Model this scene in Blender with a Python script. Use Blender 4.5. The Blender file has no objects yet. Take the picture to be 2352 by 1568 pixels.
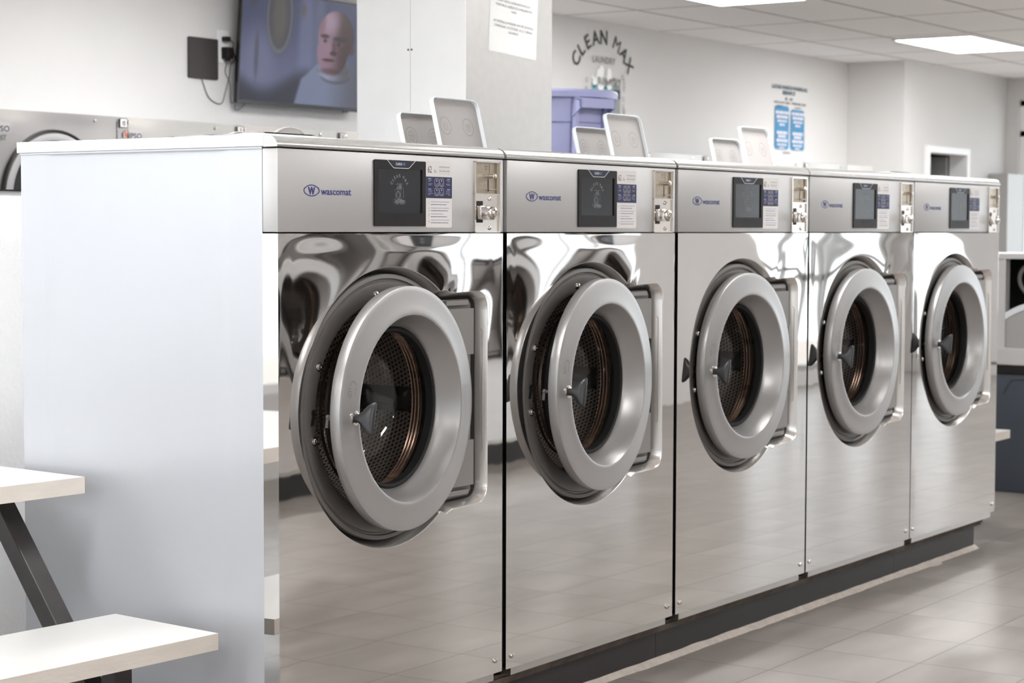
import bpy, bmesh, math, random
from mathutils import Vector, Matrix, noise
PI = math.pi
random.seed(7)
SC = bpy.context.scene
COL = SC.collection
REF = {}
Z0 = 0.127

# ---------------------------------------------------------------- materials
def srgb(c):
    return tuple(((v/255)/12.92 if v/255 <= 0.04045 else ((v/255+0.055)/1.055)**2.4) for v in c)

def new_mat(name):
    m = bpy.data.materials.new(name); m.use_nodes = True
    nt = m.node_tree; b = nt.nodes['Principled BSDF']
    return m, nt, b

def mat(name, col, rough=0.5, metal=0.0, noise_amt=0.0, noise_scale=8.0, bump=0.0, bump_scale=60.0, spec=0.5, coat=0.0, stretch=(1,1,1)):
    m, nt, b = new_mat(name)
    c = srgb(col)
    b.inputs['Base Color'].default_value = (*c, 1)
    b.inputs['Roughness'].default_value = rough
    b.inputs['Metallic'].default_value = metal
    b.inputs['Specular IOR Level'].default_value = spec
    b.inputs['Coat Weight'].default_value = coat
    tc = nt.nodes.new('ShaderNodeTexCoord')
    mp = nt.nodes.new('ShaderNodeMapping'); mp.inputs['Scale'].default_value = stretch
    nt.links.new(tc.outputs['Object'], mp.inputs['Vector'])
    n = nt.nodes.new('ShaderNodeTexNoise'); n.inputs['Scale'].default_value = noise_scale; n.inputs['Detail'].default_value = 4
    nt.links.new(mp.outputs['Vector'], n.inputs['Vector'])
    r = nt.nodes.new('ShaderNodeValToRGB')
    k = max(noise_amt, 0.01)
    r.color_ramp.elements[0].position = 0.3; r.color_ramp.elements[1].position = 0.7
    r.color_ramp.elements[0].color = (*[v*(1-k) for v in c], 1)
    r.color_ramp.elements[1].color = (*[min(1, v*(1+k)) for v in c], 1)
    nt.links.new(n.outputs['Fac'], r.inputs['Fac'])
    nt.links.new(r.outputs['Color'], b.inputs['Base Color'])
    if bump > 0:
        n2 = nt.nodes.new('ShaderNodeTexNoise'); n2.inputs['Scale'].default_value = bump_scale; n2.inputs['Detail'].default_value = 3
        nt.links.new(mp.outputs['Vector'], n2.inputs['Vector'])
        bp = nt.nodes.new('ShaderNodeBump'); bp.inputs['Strength'].default_value = 1.0; bp.inputs['Distance'].default_value = bump
        nt.links.new(n2.outputs['Fac'], bp.inputs['Height']); nt.links.new(bp.outputs['Normal'], b.inputs['Normal'])
    return m

def emit_mat(name, col, strength):
    m = bpy.data.materials.new(name); m.use_nodes = True; nt = m.node_tree
    nt.nodes.clear(); o = nt.nodes.new('ShaderNodeOutputMaterial'); e = nt.nodes.new('ShaderNodeEmission')
    e.inputs['Color'].default_value = (*col, 1); e.inputs['Strength'].default_value = strength
    nt.links.new(e.outputs[0], o.inputs[0]); return m

WALL = mat('wall_paint', (217,215,213), 0.75, noise_amt=0.02, noise_scale=1.5, bump=0.0008, bump_scale=90)
STUCCO = mat('white_stucco', (253,253,253), 0.8, bump=0.0025, bump_scale=60)
WHITE_ENAMEL = mat('white_enamel', (188,190,195), 0.27, metal=0.12, noise_amt=0.015, noise_scale=2)
COVER_WHITE = mat('cover_white', (222,222,222), 0.35)
SILVER = mat('silver_paint', (198,196,195), 0.42, metal=0.55, noise_amt=0.015, noise_scale=300)
SILVER_COVER = mat('silver_cover', (186,184,181), 0.27, metal=0.7, noise_amt=0.02, noise_scale=200, stretch=(0.1,1,1))
DOOR_SILVER = mat('door_silver', (174,172,171), 0.34, metal=0.6, noise_amt=0.015, noise_scale=300)
STEEL = mat('polished_steel', (214,211,209), 0.025, metal=1.0, noise_amt=0.01, noise_scale=3)
CHROME = mat('chrome_trim', (226,220,214), 0.13, metal=1.0)
BRUSHED = mat('brushed_steel', (200,197,193), 0.28, metal=0.95, noise_amt=0.03, noise_scale=90, stretch=(0.05,1,1))
BLACK = mat('black_plastic', (27,24,24), 0.5, spec=0.3)
BLACKGAP = mat('black_rubber', (16,15,15), 0.7)
DARKGREY = mat('dark_grey_plastic', (62,59,59), 0.38)
DRUM_DARK = mat('drum_dark_steel', (128,110,98), 0.25, metal=0.9)
SCREEN = mat('screen_glass', (34,37,42), 0.15, spec=0.45)
SCREEN_INK = mat('screen_ink', (142,146,150), 0.4)
NAVY = mat('navy_ink', (36,34,80), 0.5)
BADGE = mat('badge_navy', (20,22,44), 0.5)
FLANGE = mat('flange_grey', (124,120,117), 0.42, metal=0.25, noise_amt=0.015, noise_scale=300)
LOGO_BLUE = mat('logo_blue', (44,46,128), 0.45)
INK = mat('dark_ink', (45,45,60), 0.6)
INK_GREY = mat('grey_ink', (150,150,156), 0.6)
INK_BLUE = mat('blue_ink', (120,150,205), 0.6)
STICKER = mat('sticker_white', (238,234,232), 0.45)
WHITE_INK = mat('white_ink', (225,228,235), 0.5)
PAPER = mat('paper_white', (180,180,178), 0.7)
PAPER_INK = mat('paper_ink', (104,104,104), 0.8)
LAMINATE = mat('white_laminate', (205,204,201), 0.3, noise_amt=0.01, noise_scale=2)
LAM_EDGE = mat('laminate_edge', (214,206,197), 0.6, noise_amt=0.05, noise_scale=30, bump=0.0006, bump_scale=120, stretch=(0.3,1,1))
LEG_STEEL = mat('black_steel', (62,58,58), 0.33, metal=0.3, noise_amt=0.12, noise_scale=14)
LEG_STEEL.node_tree.nodes['Principled BSDF'].inputs['Specular IOR Level'].default_value = 0.6
PLINTH = mat('black_cove', (33,29,28), 0.5, noise_amt=0.12, noise_scale=9, stretch=(0.3,1,2))
LEDGE = mat('dusty_ledge', (104,92,84), 0.8, noise_amt=0.25, noise_scale=20)
CAULK = mat('grout_bead', (196,186,176), 0.85, noise_amt=0.12, noise_scale=35, bump=0.002, bump_scale=60)
LAVENDER = mat('lavender_plastic', (158,160,196), 0.42, noise_amt=0.03, noise_scale=5)
BIN_DARK = mat('slate_plastic', (70,76,86), 0.5, noise_amt=0.04, noise_scale=4)
LID_GREY = mat('lid_grey', (160,156,153), 0.5, noise_amt=0.015, noise_scale=100)
LID_EDGE = mat('lid_edge', (222,226,230), 0.45)
LID_INK = mat('lid_emboss', (118,113,111), 0.6)
DRYER_STEEL = mat('dryer_steel', (176,172,167), 0.3, metal=0.85, noise_amt=0.03, noise_scale=2.5, bump=0.0006, bump_scale=5)
FRAME_WHITE = mat('frame_white', (240,240,240), 0.4)
TEAL = mat('teal_paint', (118,172,178), 0.6)
TEAL_DK = mat('grey_print', (150,152,154), 0.7)
FOAM = mat('foam_white', (252,252,252), 0.6)
MURAL_INK = mat('mural_ink', (62,66,66), 0.7)
MURAL_GREY = mat('mural_grey', (138,136,134), 0.7)
POSTER_BLUE = mat('poster_blue', (62,134,178), 0.55)
POSTER_NAVY = mat('poster_navy', (66,96,112), 0.6)
POSTER_PINK = mat('poster_text', (222,220,228), 0.6)
RED = mat('logo_red', (190,92,70), 0.5)
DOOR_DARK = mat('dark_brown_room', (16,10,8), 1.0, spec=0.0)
DOOR_GREY = mat('door_leaf_grey', (168,166,166), 0.5)
HANDLE = mat('handle_black', (36,35,38), 0.3)
LATCH = mat('latch_metal', (205,205,208), 0.25, metal=0.9)
BRASS = mat('worn_coin_metal', (178,166,150), 0.35, metal=0.9, noise_amt=0.06, noise_scale=60)
COL_WHITE = mat('painted_column', (247,247,247), 0.45, noise_amt=0.025, noise_scale=5)
COL_METAL = mat('galvanised_column', (172,170,167), 0.34, metal=0.75, noise_amt=0.03, noise_scale=30)
HOSE = mat('grey_hose', (120,116,114), 0.5)
GREY_PANEL = mat('grey_panel', (168,166,164), 0.45, metal=0.3)

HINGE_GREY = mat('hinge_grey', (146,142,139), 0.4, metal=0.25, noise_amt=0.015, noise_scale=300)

BADGE_GREY = mat('badge_grey', (176,174,174), 0.4)
MACHINE_GREY = mat('machine_grey', (196,194,193), 0.5)

TRIM = mat('recess_chrome', (240,236,232), 0.24, metal=0.82)

def ceiling_mat():
    m, nt, b = new_mat('ceiling_tiles')
    tc = nt.nodes.new('ShaderNodeTexCoord'); sx = nt.nodes.new('ShaderNodeSeparateXYZ')
    nt.links.new(tc.outputs['Object'], sx.inputs[0])
    def grid(sock, off, per, w):
        a = nt.nodes.new('ShaderNodeMath'); a.operation = 'SUBTRACT'; a.inputs[1].default_value = off
        nt.links.new(sock, a.inputs[0])
        q = nt.nodes.new('ShaderNodeMath'); q.operation = 'PINGPONG'; q.inputs[1].default_value = per/2
        nt.links.new(a.outputs[0], q.inputs[0])
        l = nt.nodes.new('ShaderNodeMath'); l.operation = 'LESS_THAN'; l.inputs[1].default_value = w
        nt.links.new(q.outputs[0], l.inputs[0]); return l
    gx = grid(sx.outputs['X'], 7.335, 1.22, 0.012); gy = grid(sx.outputs['Y'], 2.80, 0.61, 0.012)
    mx = nt.nodes.new('ShaderNodeMath'); mx.operation = 'MAXIMUM'
    nt.links.new(gx.outputs[0], mx.inputs[0]); nt.links.new(gy.outputs[0], mx.inputs[1])
    ns = nt.nodes.new('ShaderNodeTexNoise'); ns.inputs['Scale'].default_value = 140
    nt.links.new(tc.outputs['Object'], ns.inputs['Vector'])
    r = nt.nodes.new('ShaderNodeValToRGB'); c = srgb((249,247,245))
    r.color_ramp.elements[0].position = .35; r.color_ramp.elements[1].position = .5
    r.color_ramp.elements[0].color = (*[v*.88 for v in c], 1); r.color_ramp.elements[1].color = (*c, 1)
    nt.links.new(ns.outputs['Fac'], r.inputs['Fac'])
    mix = nt.nodes.new('ShaderNodeMixRGB'); mix.inputs['Color2'].default_value = (*srgb((168,162,158)), 1)
    nt.links.new(mx.outputs[0], mix.inputs['Fac']); nt.links.new(r.outputs['Color'], mix.inputs['Color1'])
    nt.links.new(mix.outputs[0], b.inputs['Base Color']); b.inputs['Roughness'].default_value = .85
    return m

def floor_mat():
    m, nt, b = new_mat('floor_tiles')
    tc = nt.nodes.new('ShaderNodeTexCoord'); sx = nt.nodes.new('ShaderNodeSeparateXYZ')
    nt.links.new(tc.outputs['Object'], sx.inputs[0])
    def M(op, a, bb=None, c=None):
        n = nt.nodes.new('ShaderNodeMath'); n.operation = op
        for i, v in enumerate((a, bb, c)):
            if v is None: continue
            if isinstance(v, (int, float)): n.inputs[i].default_value = v
            else: nt.links.new(v, n.inputs[i])
        return n.outputs[0]
    def line(s, off, per, w):
        return M('LESS_THAN', M('PINGPONG', M('SUBTRACT', s, off), per/2), w)
    lx = line(sx.outputs['X'], 1.92, .350, .0028); ly = line(sx.outputs['Y'], -.278, .338, .0028)
    g = M('MAXIMUM', lx, ly)
    ix = M('FLOOR', M('DIVIDE', M('SUBTRACT', sx.outputs['X'], 1.92), .350))
    iy = M('FLOOR', M('DIVIDE', M('SUBTRACT', sx.outputs['Y'], -.278), .338))
    cb = nt.nodes.new('ShaderNodeCombineXYZ'); nt.links.new(ix, cb.inputs[0]); nt.links.new(iy, cb.inputs[1])
    wn = nt.nodes.new('ShaderNodeTexWhiteNoise'); nt.links.new(cb.outputs[0], wn.inputs['Vector'])
    # per-tile offset so the veining breaks at each joint
    va = nt.nodes.new('ShaderNodeVectorMath'); va.operation = 'MULTIPLY_ADD'
    nt.links.new(wn.outputs['Color'], va.inputs[0]); va.inputs[1].default_value = (5,5,5)
    nt.links.new(tc.outputs['Object'], va.inputs[2])
    mp = nt.nodes.new('ShaderNodeMapping'); mp.inputs['Scale'].default_value = (.8, 2.8, 1)
    nt.links.new(va.outputs[0], mp.inputs['Vector'])
    ns = nt.nodes.new('ShaderNodeTexNoise'); ns.inputs['Scale'].default_value = 2.6; ns.inputs['Detail'].default_value = 2.5
    nt.links.new(mp.outputs[0], ns.inputs['Vector'])
    r = nt.nodes.new('ShaderNodeValToRGB')
    r.color_ramp.elements[0].position = .25; r.color_ramp.elements[1].position = .78
    r.color_ramp.elements[0].color = (*srgb((122,115,109)), 1); r.color_ramp.elements[1].color = (*srgb((153,146,140)), 1)
    nt.links.new(ns.outputs['Fac'], r.inputs['Fac'])
    mix = nt.nodes.new('ShaderNodeMixRGB'); mix.inputs['Color2'].default_value = (*srgb((92,84,78)), 1)
    nt.links.new(g, mix.inputs['Fac']); nt.links.new(r.outputs['Color'], mix.inputs['Color1'])
    nt.links.new(mix.outputs[0], b.inputs['Base Color'])
    rr = M('MULTIPLY_ADD', ns.outputs['Fac'], .04, .27)
    nt.links.new(rr, b.inputs['Roughness'])
    bp = nt.nodes.new('ShaderNodeBump'); bp.inputs['Distance'].default_value = .0012; bp.inputs['Strength'].default_value = .5
    nt.links.new(M('SUBTRACT', 1.0, g), bp.inputs['Height']); nt.links.new(bp.outputs[0], b.inputs['Normal'])
    return m

def perf_mat():
    m, nt, b = new_mat('perforated_drum')
    uv = nt.nodes.new('ShaderNodeUVMap'); uv.uv_map = 'UVMap'
    mp = nt.nodes.new('ShaderNodeMapping'); mp.inputs['Scale'].default_value = (1, 1, 1)
    nt.links.new(uv.outputs[0], mp.inputs['Vector'])
    v = nt.nodes.new('ShaderNodeTexVoronoi'); v.inputs['Scale'].default_value = 1.0; v.inputs['Randomness'].default_value = 0.0
    v.voronoi_dimensions = '2D'
    nt.links.new(mp.outputs[0], v.inputs['Vector'])
    l = nt.nodes.new('ShaderNodeMath'); l.operation = 'LESS_THAN'; l.inputs[1].default_value = .30
    nt.links.new(v.outputs['Distance'], l.inputs[0])
    mix = nt.nodes.new('ShaderNodeMixRGB')
    mix.inputs['Color1'].default_value = (*srgb((186,178,172)), 1); mix.inputs['Color2'].default_value = (*srgb((22,19,18)), 1)
    nt.links.new(l.outputs[0], mix.inputs['Fac']); nt.links.new(mix.outputs[0], b.inputs['Base Color'])
    s = nt.nodes.new('ShaderNodeMath'); s.operation = 'SUBTRACT'; s.inputs[0].default_value = .35
    nt.links.new(l.outputs[0], s.inputs[1]); s.use_clamp = True
    nt.links.new(s.outputs[0], b.inputs['Metallic']); b.inputs['Roughness'].default_value = .4
    bp = nt.nodes.new('ShaderNodeBump'); bp.inputs['Distance'].default_value = .004; bp.invert = True
    nt.links.new(l.outputs[0], bp.inputs['Height']); nt.links.new(bp.outputs[0], b.inputs['Normal'])
    return m

def glass_mat(name, tint, ior=.04):
    m = bpy.data.materials.new(name); m.use_nodes = True; nt = m.node_tree; nt.nodes.clear()
    o = nt.nodes.new('ShaderNodeOutputMaterial'); t = nt.nodes.new('ShaderNodeBsdfTransparent')
    g = nt.nodes.new('ShaderNodeBsdfGlossy'); g.inputs['Roughness'].default_value = .03
    t.inputs['Color'].default_value = (*tint, 1)
    lw = nt.nodes.new('ShaderNodeLayerWeight'); lw.inputs['Blend'].default_value = .5
    pw = nt.nodes.new('ShaderNodeMath'); pw.operation = 'POWER'; pw.inputs[1].default_value = 4.0
    fr = nt.nodes.new('ShaderNodeMath'); fr.operation = 'MULTIPLY_ADD'; fr.inputs[1].default_value = .85; fr.inputs[2].default_value = ior
    nt.links.new(lw.outputs['Facing'], pw.inputs[0]); nt.links.new(pw.outputs[0], fr.inputs[0])
    mx = nt.nodes.new('ShaderNodeMixShader')
    nt.links.new(fr.outputs[0], mx.inputs[0]); nt.links.new(t.outputs[0], mx.inputs[1]); nt.links.new(g.outputs[0], mx.inputs[2])
    nt.links.new(mx.outputs[0], o.inputs[0]); return m

CEIL = ceiling_mat(); FLOOR = floor_mat(); PERF = perf_mat()
DOORGLASS = glass_mat('door_glass', (.90,.87,.85), .07)
PANE = glass_mat('window_glass', (.97,.98,.98), .03)
LIGHT_EMIT = emit_mat('lamp_diffuser', (1.0,1.0,1.0), 14.5)

# ---------------------------------------------------------------- helpers
def tag(o, label=None, cat=None, group=None, kind=None):
    if label: o['label'] = label
    if cat: o['category'] = cat
    if group: o['group'] = group
    if kind: o['kind'] = kind
    return o

def obj(name, bm, mats, parent=None, origin=(0,0,0), smooth=False, angle=35):
    me = bpy.data.meshes.new(name)
    org = Vector(origin)
    bmesh.ops.translate(bm, verts=bm.verts, vec=-org)
    bm.normal_update(); bm.to_mesh(me); bm.free()
    for m in (mats if isinstance(mats, (list, tuple)) else [mats]): me.materials.append(m)
    if smooth:
        for p in me.polygons: p.use_smooth = True
        try: me.set_sharp_from_angle(angle=math.radians(angle))
        except Exception: pass
    o = bpy.data.objects.new(name, me); COL.objects.link(o)
    if parent:
        o.parent = parent; o.location = org - REF[parent]
    else: o.location = org
    REF[o] = org
    return o

def empty(name, loc):
    o = bpy.data.objects.new(name, None); COL.objects.link(o); o.location = loc; REF[o] = Vector(loc)
    o.empty_display_size = .1
    return o

def struct(name, bm, mats, smooth=False):
    o = obj(name, bm, mats, smooth=smooth); o['kind'] = 'structure'; return o

def copy_tree(o, parent=None):
    c = o.copy(); COL.objects.link(c)
    if parent: c.parent = parent
    for ch in list(o.children): copy_tree(ch, c)
    return c

def box(bm, x0, y0, z0, x1, y1, z1, mi=0, bev=0.0):
    r = bmesh.ops.create_cube(bm, size=1)
    vs = r['verts']
    for v in vs:
        v.co.x = x0 if v.co.x < 0 else x1; v.co.y = y0 if v.co.y < 0 else y1; v.co.z = z0 if v.co.z < 0 else z1
    fs = set(f for v in vs for f in v.link_faces)
    for f in fs: f.material_index = mi
    if bev > 0:
        es = set(e for v in vs for e in v.link_edges)
        r2 = bmesh.ops.bevel(bm, geom=list(es), offset=bev, segments=2, profile=.5, affect='EDGES')
        for f in r2['faces']: f.material_index = mi
    return vs

def B(*a, **k):
    bm = bmesh.new(); box(bm, *a, **k); return bm

def lathe(bm, cx, cz, prof, n=96, a0=0, a1=2*PI, mi=0, uvs=None, close=False):
    """revolve (r, y) profile about the y axis through (cx, cz)"""
    full = abs(a1-a0-2*PI) < 1e-6
    cnt = n if full else n+1
    rings = []
    for (r, y) in prof:
        rings.append([bm.verts.new((cx+r*math.cos(a0+(a1-a0)*i/n), y, cz+r*math.sin(a0+(a1-a0)*i/n))) for i in range(cnt)])
    for j in range(len(prof)-1):
        for i in range(n):
            k = (i+1) % cnt if full else i+1
            f = bm.faces.new((rings[j][i], rings[j][k], rings[j+1][k], rings[j+1][i])); f.material_index = mi
            if uvs:
                lay = bm.loops.layers.uv.get('UVMap') or bm.loops.layers.uv.new('UVMap')
                for lp, (ii, jj) in zip(f.loops, ((i, j), (i+1, j), (i+1, j+1), (i, j+1))):
                    lp[lay].uv = uvs(ii, jj)
    if close:
        f = bm.faces.new(rings[-1]); f.material_index = mi
    return rings

def lathe_z(bm, cx, cy, prof, n=48, mi=0):
    rings = [[bm.verts.new((cx+r*math.cos(2*PI*i/n), cy+r*math.sin(2*PI*i/n), z)) for i in range(n)] for r, z in prof]
    for j in range(len(prof)-1):
        for i in range(n):
            k = (i+1) % n
            f = bm.faces.new((rings[j][i], rings[j][k], rings[j+1][k], rings[j+1][i])); f.material_index = mi
    return rings

def tube(bm, pts, r, n=8, mi=0, closed=False):
    pts = [Vector(p) for p in pts]; rings = []; N = len(pts)
    up = None
    for i, p in enumerate(pts):
        a = pts[(i-1) % N] if (closed or i > 0) else p; b = pts[(i+1) % N] if (closed or i < N-1) else p
        t = (b-a).normalized()
        if up is None: up = Vector((0,0,1)) if abs(t.z) < .9 else Vector((1,0,0))
        s = t.cross(up)
        if s.length < 1e-4: s = t.cross(Vector((0,1,0)))
        s.normalize(); u = s.cross(t).normalized(); up = u
        rings.append([bm.verts.new(p + s*r*math.cos(2*PI*k/n) + u*r*math.sin(2*PI*k/n)) for k in range(n)])
    for i in range(N if closed else N-1):
        A, Bq = rings[i], rings[(i+1) % N]
        for k in range(n):
            f = bm.faces.new((A[k], A[(k+1) % n], Bq[(k+1) % n], Bq[k])); f.material_index = mi
    if not closed:
        bm.faces.new(rings[0][::-1]).material_index = mi; bm.faces.new(rings[-1]).material_index = mi

def bar(bm, p0, p1, w, d, side, mi=0, bev=0.0):
    """rectangular bar from p0 to p1; w is measured along `side`"""
    p0, p1, side = Vector(p0), Vector(p1), Vector(side).normalized()
    t = (p1-p0).normalized(); s = (side - t*side.dot(t)).normalized(); q = t.cross(s)
    vs = []
    for p in (p0, p1):
        for a, b in ((-1,-1),(1,-1),(1,1),(-1,1)): vs.append(bm.verts.new(p + s*a*w/2 + q*b*d/2))
    fs = [bm.faces.new([vs[i] for i in q4]) for q4 in ((0,3,2,1),(4,5,6,7),(0,1,5,4),(1,2,6,5),(2,3,7,6),(3,0,4,7))]
    for f in fs: f.material_index = mi
    if bev:
        es = set(e for f in fs for e in f.edges)
        bmesh.ops.bevel(bm, geom=list(es), offset=bev, segments=2, profile=.5, affect='EDGES')

def prism(bm, pts, d0, d1, axis='y', mi=0):
    """extrude a 2D outline; axis y: pts are (x,z); axis x: pts are (y,z)"""
    def P(a, b, d): return (a, d, b) if axis == 'y' else (d, a, b)
    A = [bm.verts.new(P(a, b, d0)) for a, b in pts]; C = [bm.verts.new(P(a, b, d1)) for a, b in pts]
    f1 = bm.faces.new(A); f2 = bm.faces.new(C[::-1]); fs = [f1, f2]
    n = len(pts)
    for i in range(n): fs.append(bm.faces.new((A[i], C[i], C[(i+1) % n], A[(i+1) % n])))
    for f in fs: f.material_index = mi
    bmesh.ops.recalc_face_normals(bm, faces=fs)

def rrect_pts(u0, v0, u1, v1, r, n=6):
    out = []
    for cx, cy, a in ((u1-r, v1-r, 0), (u0+r, v1-r, 90), (u0+r, v0+r, 180), (u1-r, v0+r, 270)):
        for i in range(n+1):
            t = math.radians(a + 90*i/n); out.append((cx+r*math.cos(t), cy+r*math.sin(t)))
    return out

FONT_CACHE = {}
def text_geo(s, bold=0.0):
    k = (s, bold)
    if k not in FONT_CACHE:
        cu = bpy.data.curves.new('t', 'FONT'); cu.body = s; cu.resolution_u = 3; cu.offset = bold
        o = bpy.data.objects.new('t', cu); COL.objects.link(o)
        dg = bpy.context.evaluated_depsgraph_get(); dg.update()
        me = bpy.data.meshes.new_from_object(o.evaluated_get(dg))
        FONT_CACHE[k] = ([tuple(v.co[:2]) for v in me.vertices], [tuple(p.vertices) for p in me.polygons])
        bpy.data.objects.remove(o); bpy.data.curves.remove(cu); bpy.data.meshes.remove(me)
    return FONT_CACHE[k]

class Dec:
    """flat printed shapes on a plane: u right, v up, layers stacked off the surface"""
    def __init__(s, M, step=.0003):
        s.bm = bmesh.new(); s.M = M; s.step = step; s.mats = []
    def mi(s, m):
        if m not in s.mats: s.mats.append(m)
        return s.mats.index(m)
    def poly(s, pts, m, L=1):
        vs = [s.bm.verts.new(s.M @ Vector((u, v, L*s.step))) for u, v in pts]
        f = s.bm.faces.new(vs); f.material_index = s.mi(m)
    def rect(s, u0, v0, u1, v1, m, L=1): s.poly([(u0,v0),(u1,v0),(u1,v1),(u0,v1)], m, L)
    def rrect(s, u0, v0, u1, v1, r, m, L=1): s.poly(rrect_pts(u0,v0,u1,v1,r), m, L)
    def ell(s, cu, cv, a, b, m, L=1, n=32, rot=0):
        s.poly([(cu+a*math.cos(t)*math.cos(rot)-b*math.sin(t)*math.sin(rot), cv+a*math.cos(t)*math.sin(rot)+b*math.sin(t)*math.cos(rot)) for t in [2*PI*i/n for i in range(n)]], m, L)
    def line(s, pts, w, m, L=1, closed=False):
        pts = [Vector(p) for p in pts]; n = len(pts); o = []; i2 = []
        for i, p in enumerate(pts):
            a = pts[(i-1) % n] if (closed or i) else p; b = pts[(i+1) % n] if (closed or i < n-1) else p
            t = (b-a).normalized(); q = Vector((-t.y, t.x))*w/2
            o.append(p+q); i2.append(p-q)
        for i in range(n if closed else n-1):
            k = (i+1) % n
            s.poly([tuple(i2[i]), tuple(i2[k]), tuple(o[k]), tuple(o[i])], m, L)
    def circ(s, cu, cv, a, b, w, m, L=1, n=32, t0=0, t1=2*PI):
        full = abs(t1-t0-2*PI) < 1e-6
        s.line([(cu+a*math.cos(t0+(t1-t0)*i/n), cv+b*math.sin(t0+(t1-t0)*i/n)) for i in range(n if full else n+1)], w, m, L, full)
    def text(s, st, u, v, h, m, L=1, sx=1.0, align='c', rot=0.0, bold=0.0, width=None):
        vs, fs = text_geo(st, bold)
        if not vs: return
        x0 = min(p[0] for p in vs); x1 = max(p[0] for p in vs)
        k = h/.70; kx = k*sx
        if width: kx = width/(x1-x0)
        off = {'c': -(x0+x1)/2, 'l': -x0, 'r': -x1}[align]
        c, sn = math.cos(rot), math.sin(rot)
        nv = []
        for (x, y) in vs:
            a = (x+off)*kx; b = y*k
            nv.append(s.bm.verts.new(s.M @ Vector((u+a*c-b*sn, v+a*sn+b*c, L*s.step))))
        mi = s.mi(m)
        for f in fs:
            try: s.bm.faces.new([nv[i] for i in f]).material_index = mi
            except ValueError: pass
    def arc_text(s, st, cu, cv, R, a0, a1, h, m, L=1, sx=1.0, bold=0.0, ky=1.0):
        ch = list(st); n = len(ch)
        ws = [.55 if c == ' ' else (1.15 if c == 'M' else (.92 if c in 'EL' else 1.0)) for c in ch]; tot = sum(ws)-ws[0]/2-ws[-1]/2; acc = -ws[0]/2
        for i, c in enumerate(ch):
            acc += ws[i]
            if c == ' ': continue
            a = a0 + (a1-a0)*(acc-ws[i]/2)/tot
            s.text(c, cu+R*math.cos(a), cv+R*ky*math.sin(a), h, m, L, sx, 'c', a-PI/2, 0.0 if c == 'M' else bold)
    def obj(s, name, parent=None, origin=(0,0,0)): return obj(name, s.bm, s.mats, parent, origin)

def planeM(o, facing='-y'):
    """plane matrix: origin o, layer axis along facing"""
    o = Vector(o)
    if facing == '-y': c = (Vector((1,0,0)), Vector((0,0,1)), Vector((0,-1,0)))
    elif facing == '-x': c = (Vector((0,-1,0)), Vector((0,0,1)), Vector((-1,0,0)))
    M = Matrix.Identity(4)
    for i in range(3):
        for j in range(3): M[j][i] = c[i][j]
        M[i][3] = o[i]
    return M

def screw(bm, x, y, z, r=.006, axis='y', mi=0):
    """domed screw head on a surface facing -y"""
    lathe(bm, x, z, [(r, y), (r, y-.3*r), (r*.8, y-.65*r), (r*.35, y-.8*r), (r*.3, y-.45*r), (.0003, y-.4*r)], n=16, mi=mi)

# ---------------------------------------------------------------- camera
CAM = (4518.758, (-3.3855, -2.94667, 1.330875), .59776, .057285, .0026356)
def make_camera():
    f, c, yaw, tilt, roll = CAM
    fw = Vector((math.cos(yaw)*math.cos(tilt), math.sin(yaw)*math.cos(tilt), -math.sin(tilt)))
    rt = Vector((math.sin(yaw), -math.cos(yaw), 0)); up = rt.cross(fw)
    r2 = rt*math.cos(roll)+up*math.sin(roll); u2 = up*math.cos(roll)-rt*math.sin(roll)
    M = Matrix(((r2.x, u2.x, -fw.x, c[0]), (r2.y, u2.y, -fw.y, c[1]), (r2.z, u2.z, -fw.z, c[2]), (0,0,0,1)))
    cd = bpy.data.cameras.new('camera'); o = bpy.data.objects.new('camera', cd); COL.objects.link(o)
    o.matrix_world = M
    cd.sensor_fit = 'HORIZONTAL'; cd.sensor_width = 36; cd.lens = f/2352*36
    cd.clip_start = .05; cd.clip_end = 100
    cd.dof.use_dof = True; cd.dof.focus_distance = 4.6; cd.dof.aperture_fstop = 7.0
    SC.camera = o
make_camera()

# ================================================================= WASHER
W = .8986
ZB, ZS, ZT, ZC = .151, 1.3184, 1.5116, 1.543
CX, CZ, RO = .421, .893, .345
LX = [0, .9171, 1.8352, 2.7453, 3.6510]

def outline(n_arc=120):
    """door recess outline (x,z), counter-clockwise seen from the front, starting at the lower notch"""
    pts = []
    # box on the hinge side
    pts += [(.672,.612), (.70,.612), (.74,.613), (.775,.614)]
    for i in range(1, 9):
        a = -PI/2 + (PI/2)*i/8; pts.append((.785+.045*math.cos(a), .660+.045*math.sin(a)))
    for i in range(1, 12): pts.append((.830, .660+(1.122-.660)*i/12))
    for i in range(0, 9):
        a = (PI/2)*i/8; pts.append((.785+.045*math.cos(a), 1.125+.045*math.sin(a)))
    pts += [(.745,1.169), (.705,1.168), (.680,1.167), (.664,1.168), (.652,1.176)]
    a0 = math.atan2(.283, .221); a1 = 2*PI - math.atan2(.283, .221)
    r0 = math.hypot(.221, .283)
    for i in range(1, n_arc):
        a = a0+(a1-a0)*i/n_arc
        pts.append((CX+RO*math.cos(a), CZ+RO*math.sin(a)))
    pts += [(.648,.602), (.660,.609)]
    return pts

def resample(pts, n):
    pts = [Vector(p) for p in pts]; L = [0]
    for i in range(len(pts)): L.append(L[-1]+(pts[(i+1) % len(pts)]-pts[i]).length)
    out = []; j = 0
    for k in range(n):
        s = L[-1]*k/n
        while L[j+1] < s: j += 1
        t = (s-L[j])/(L[j+1]-L[j]); out.append(pts[j].lerp(pts[(j+1) % len(pts)], t))
    return out

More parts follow.
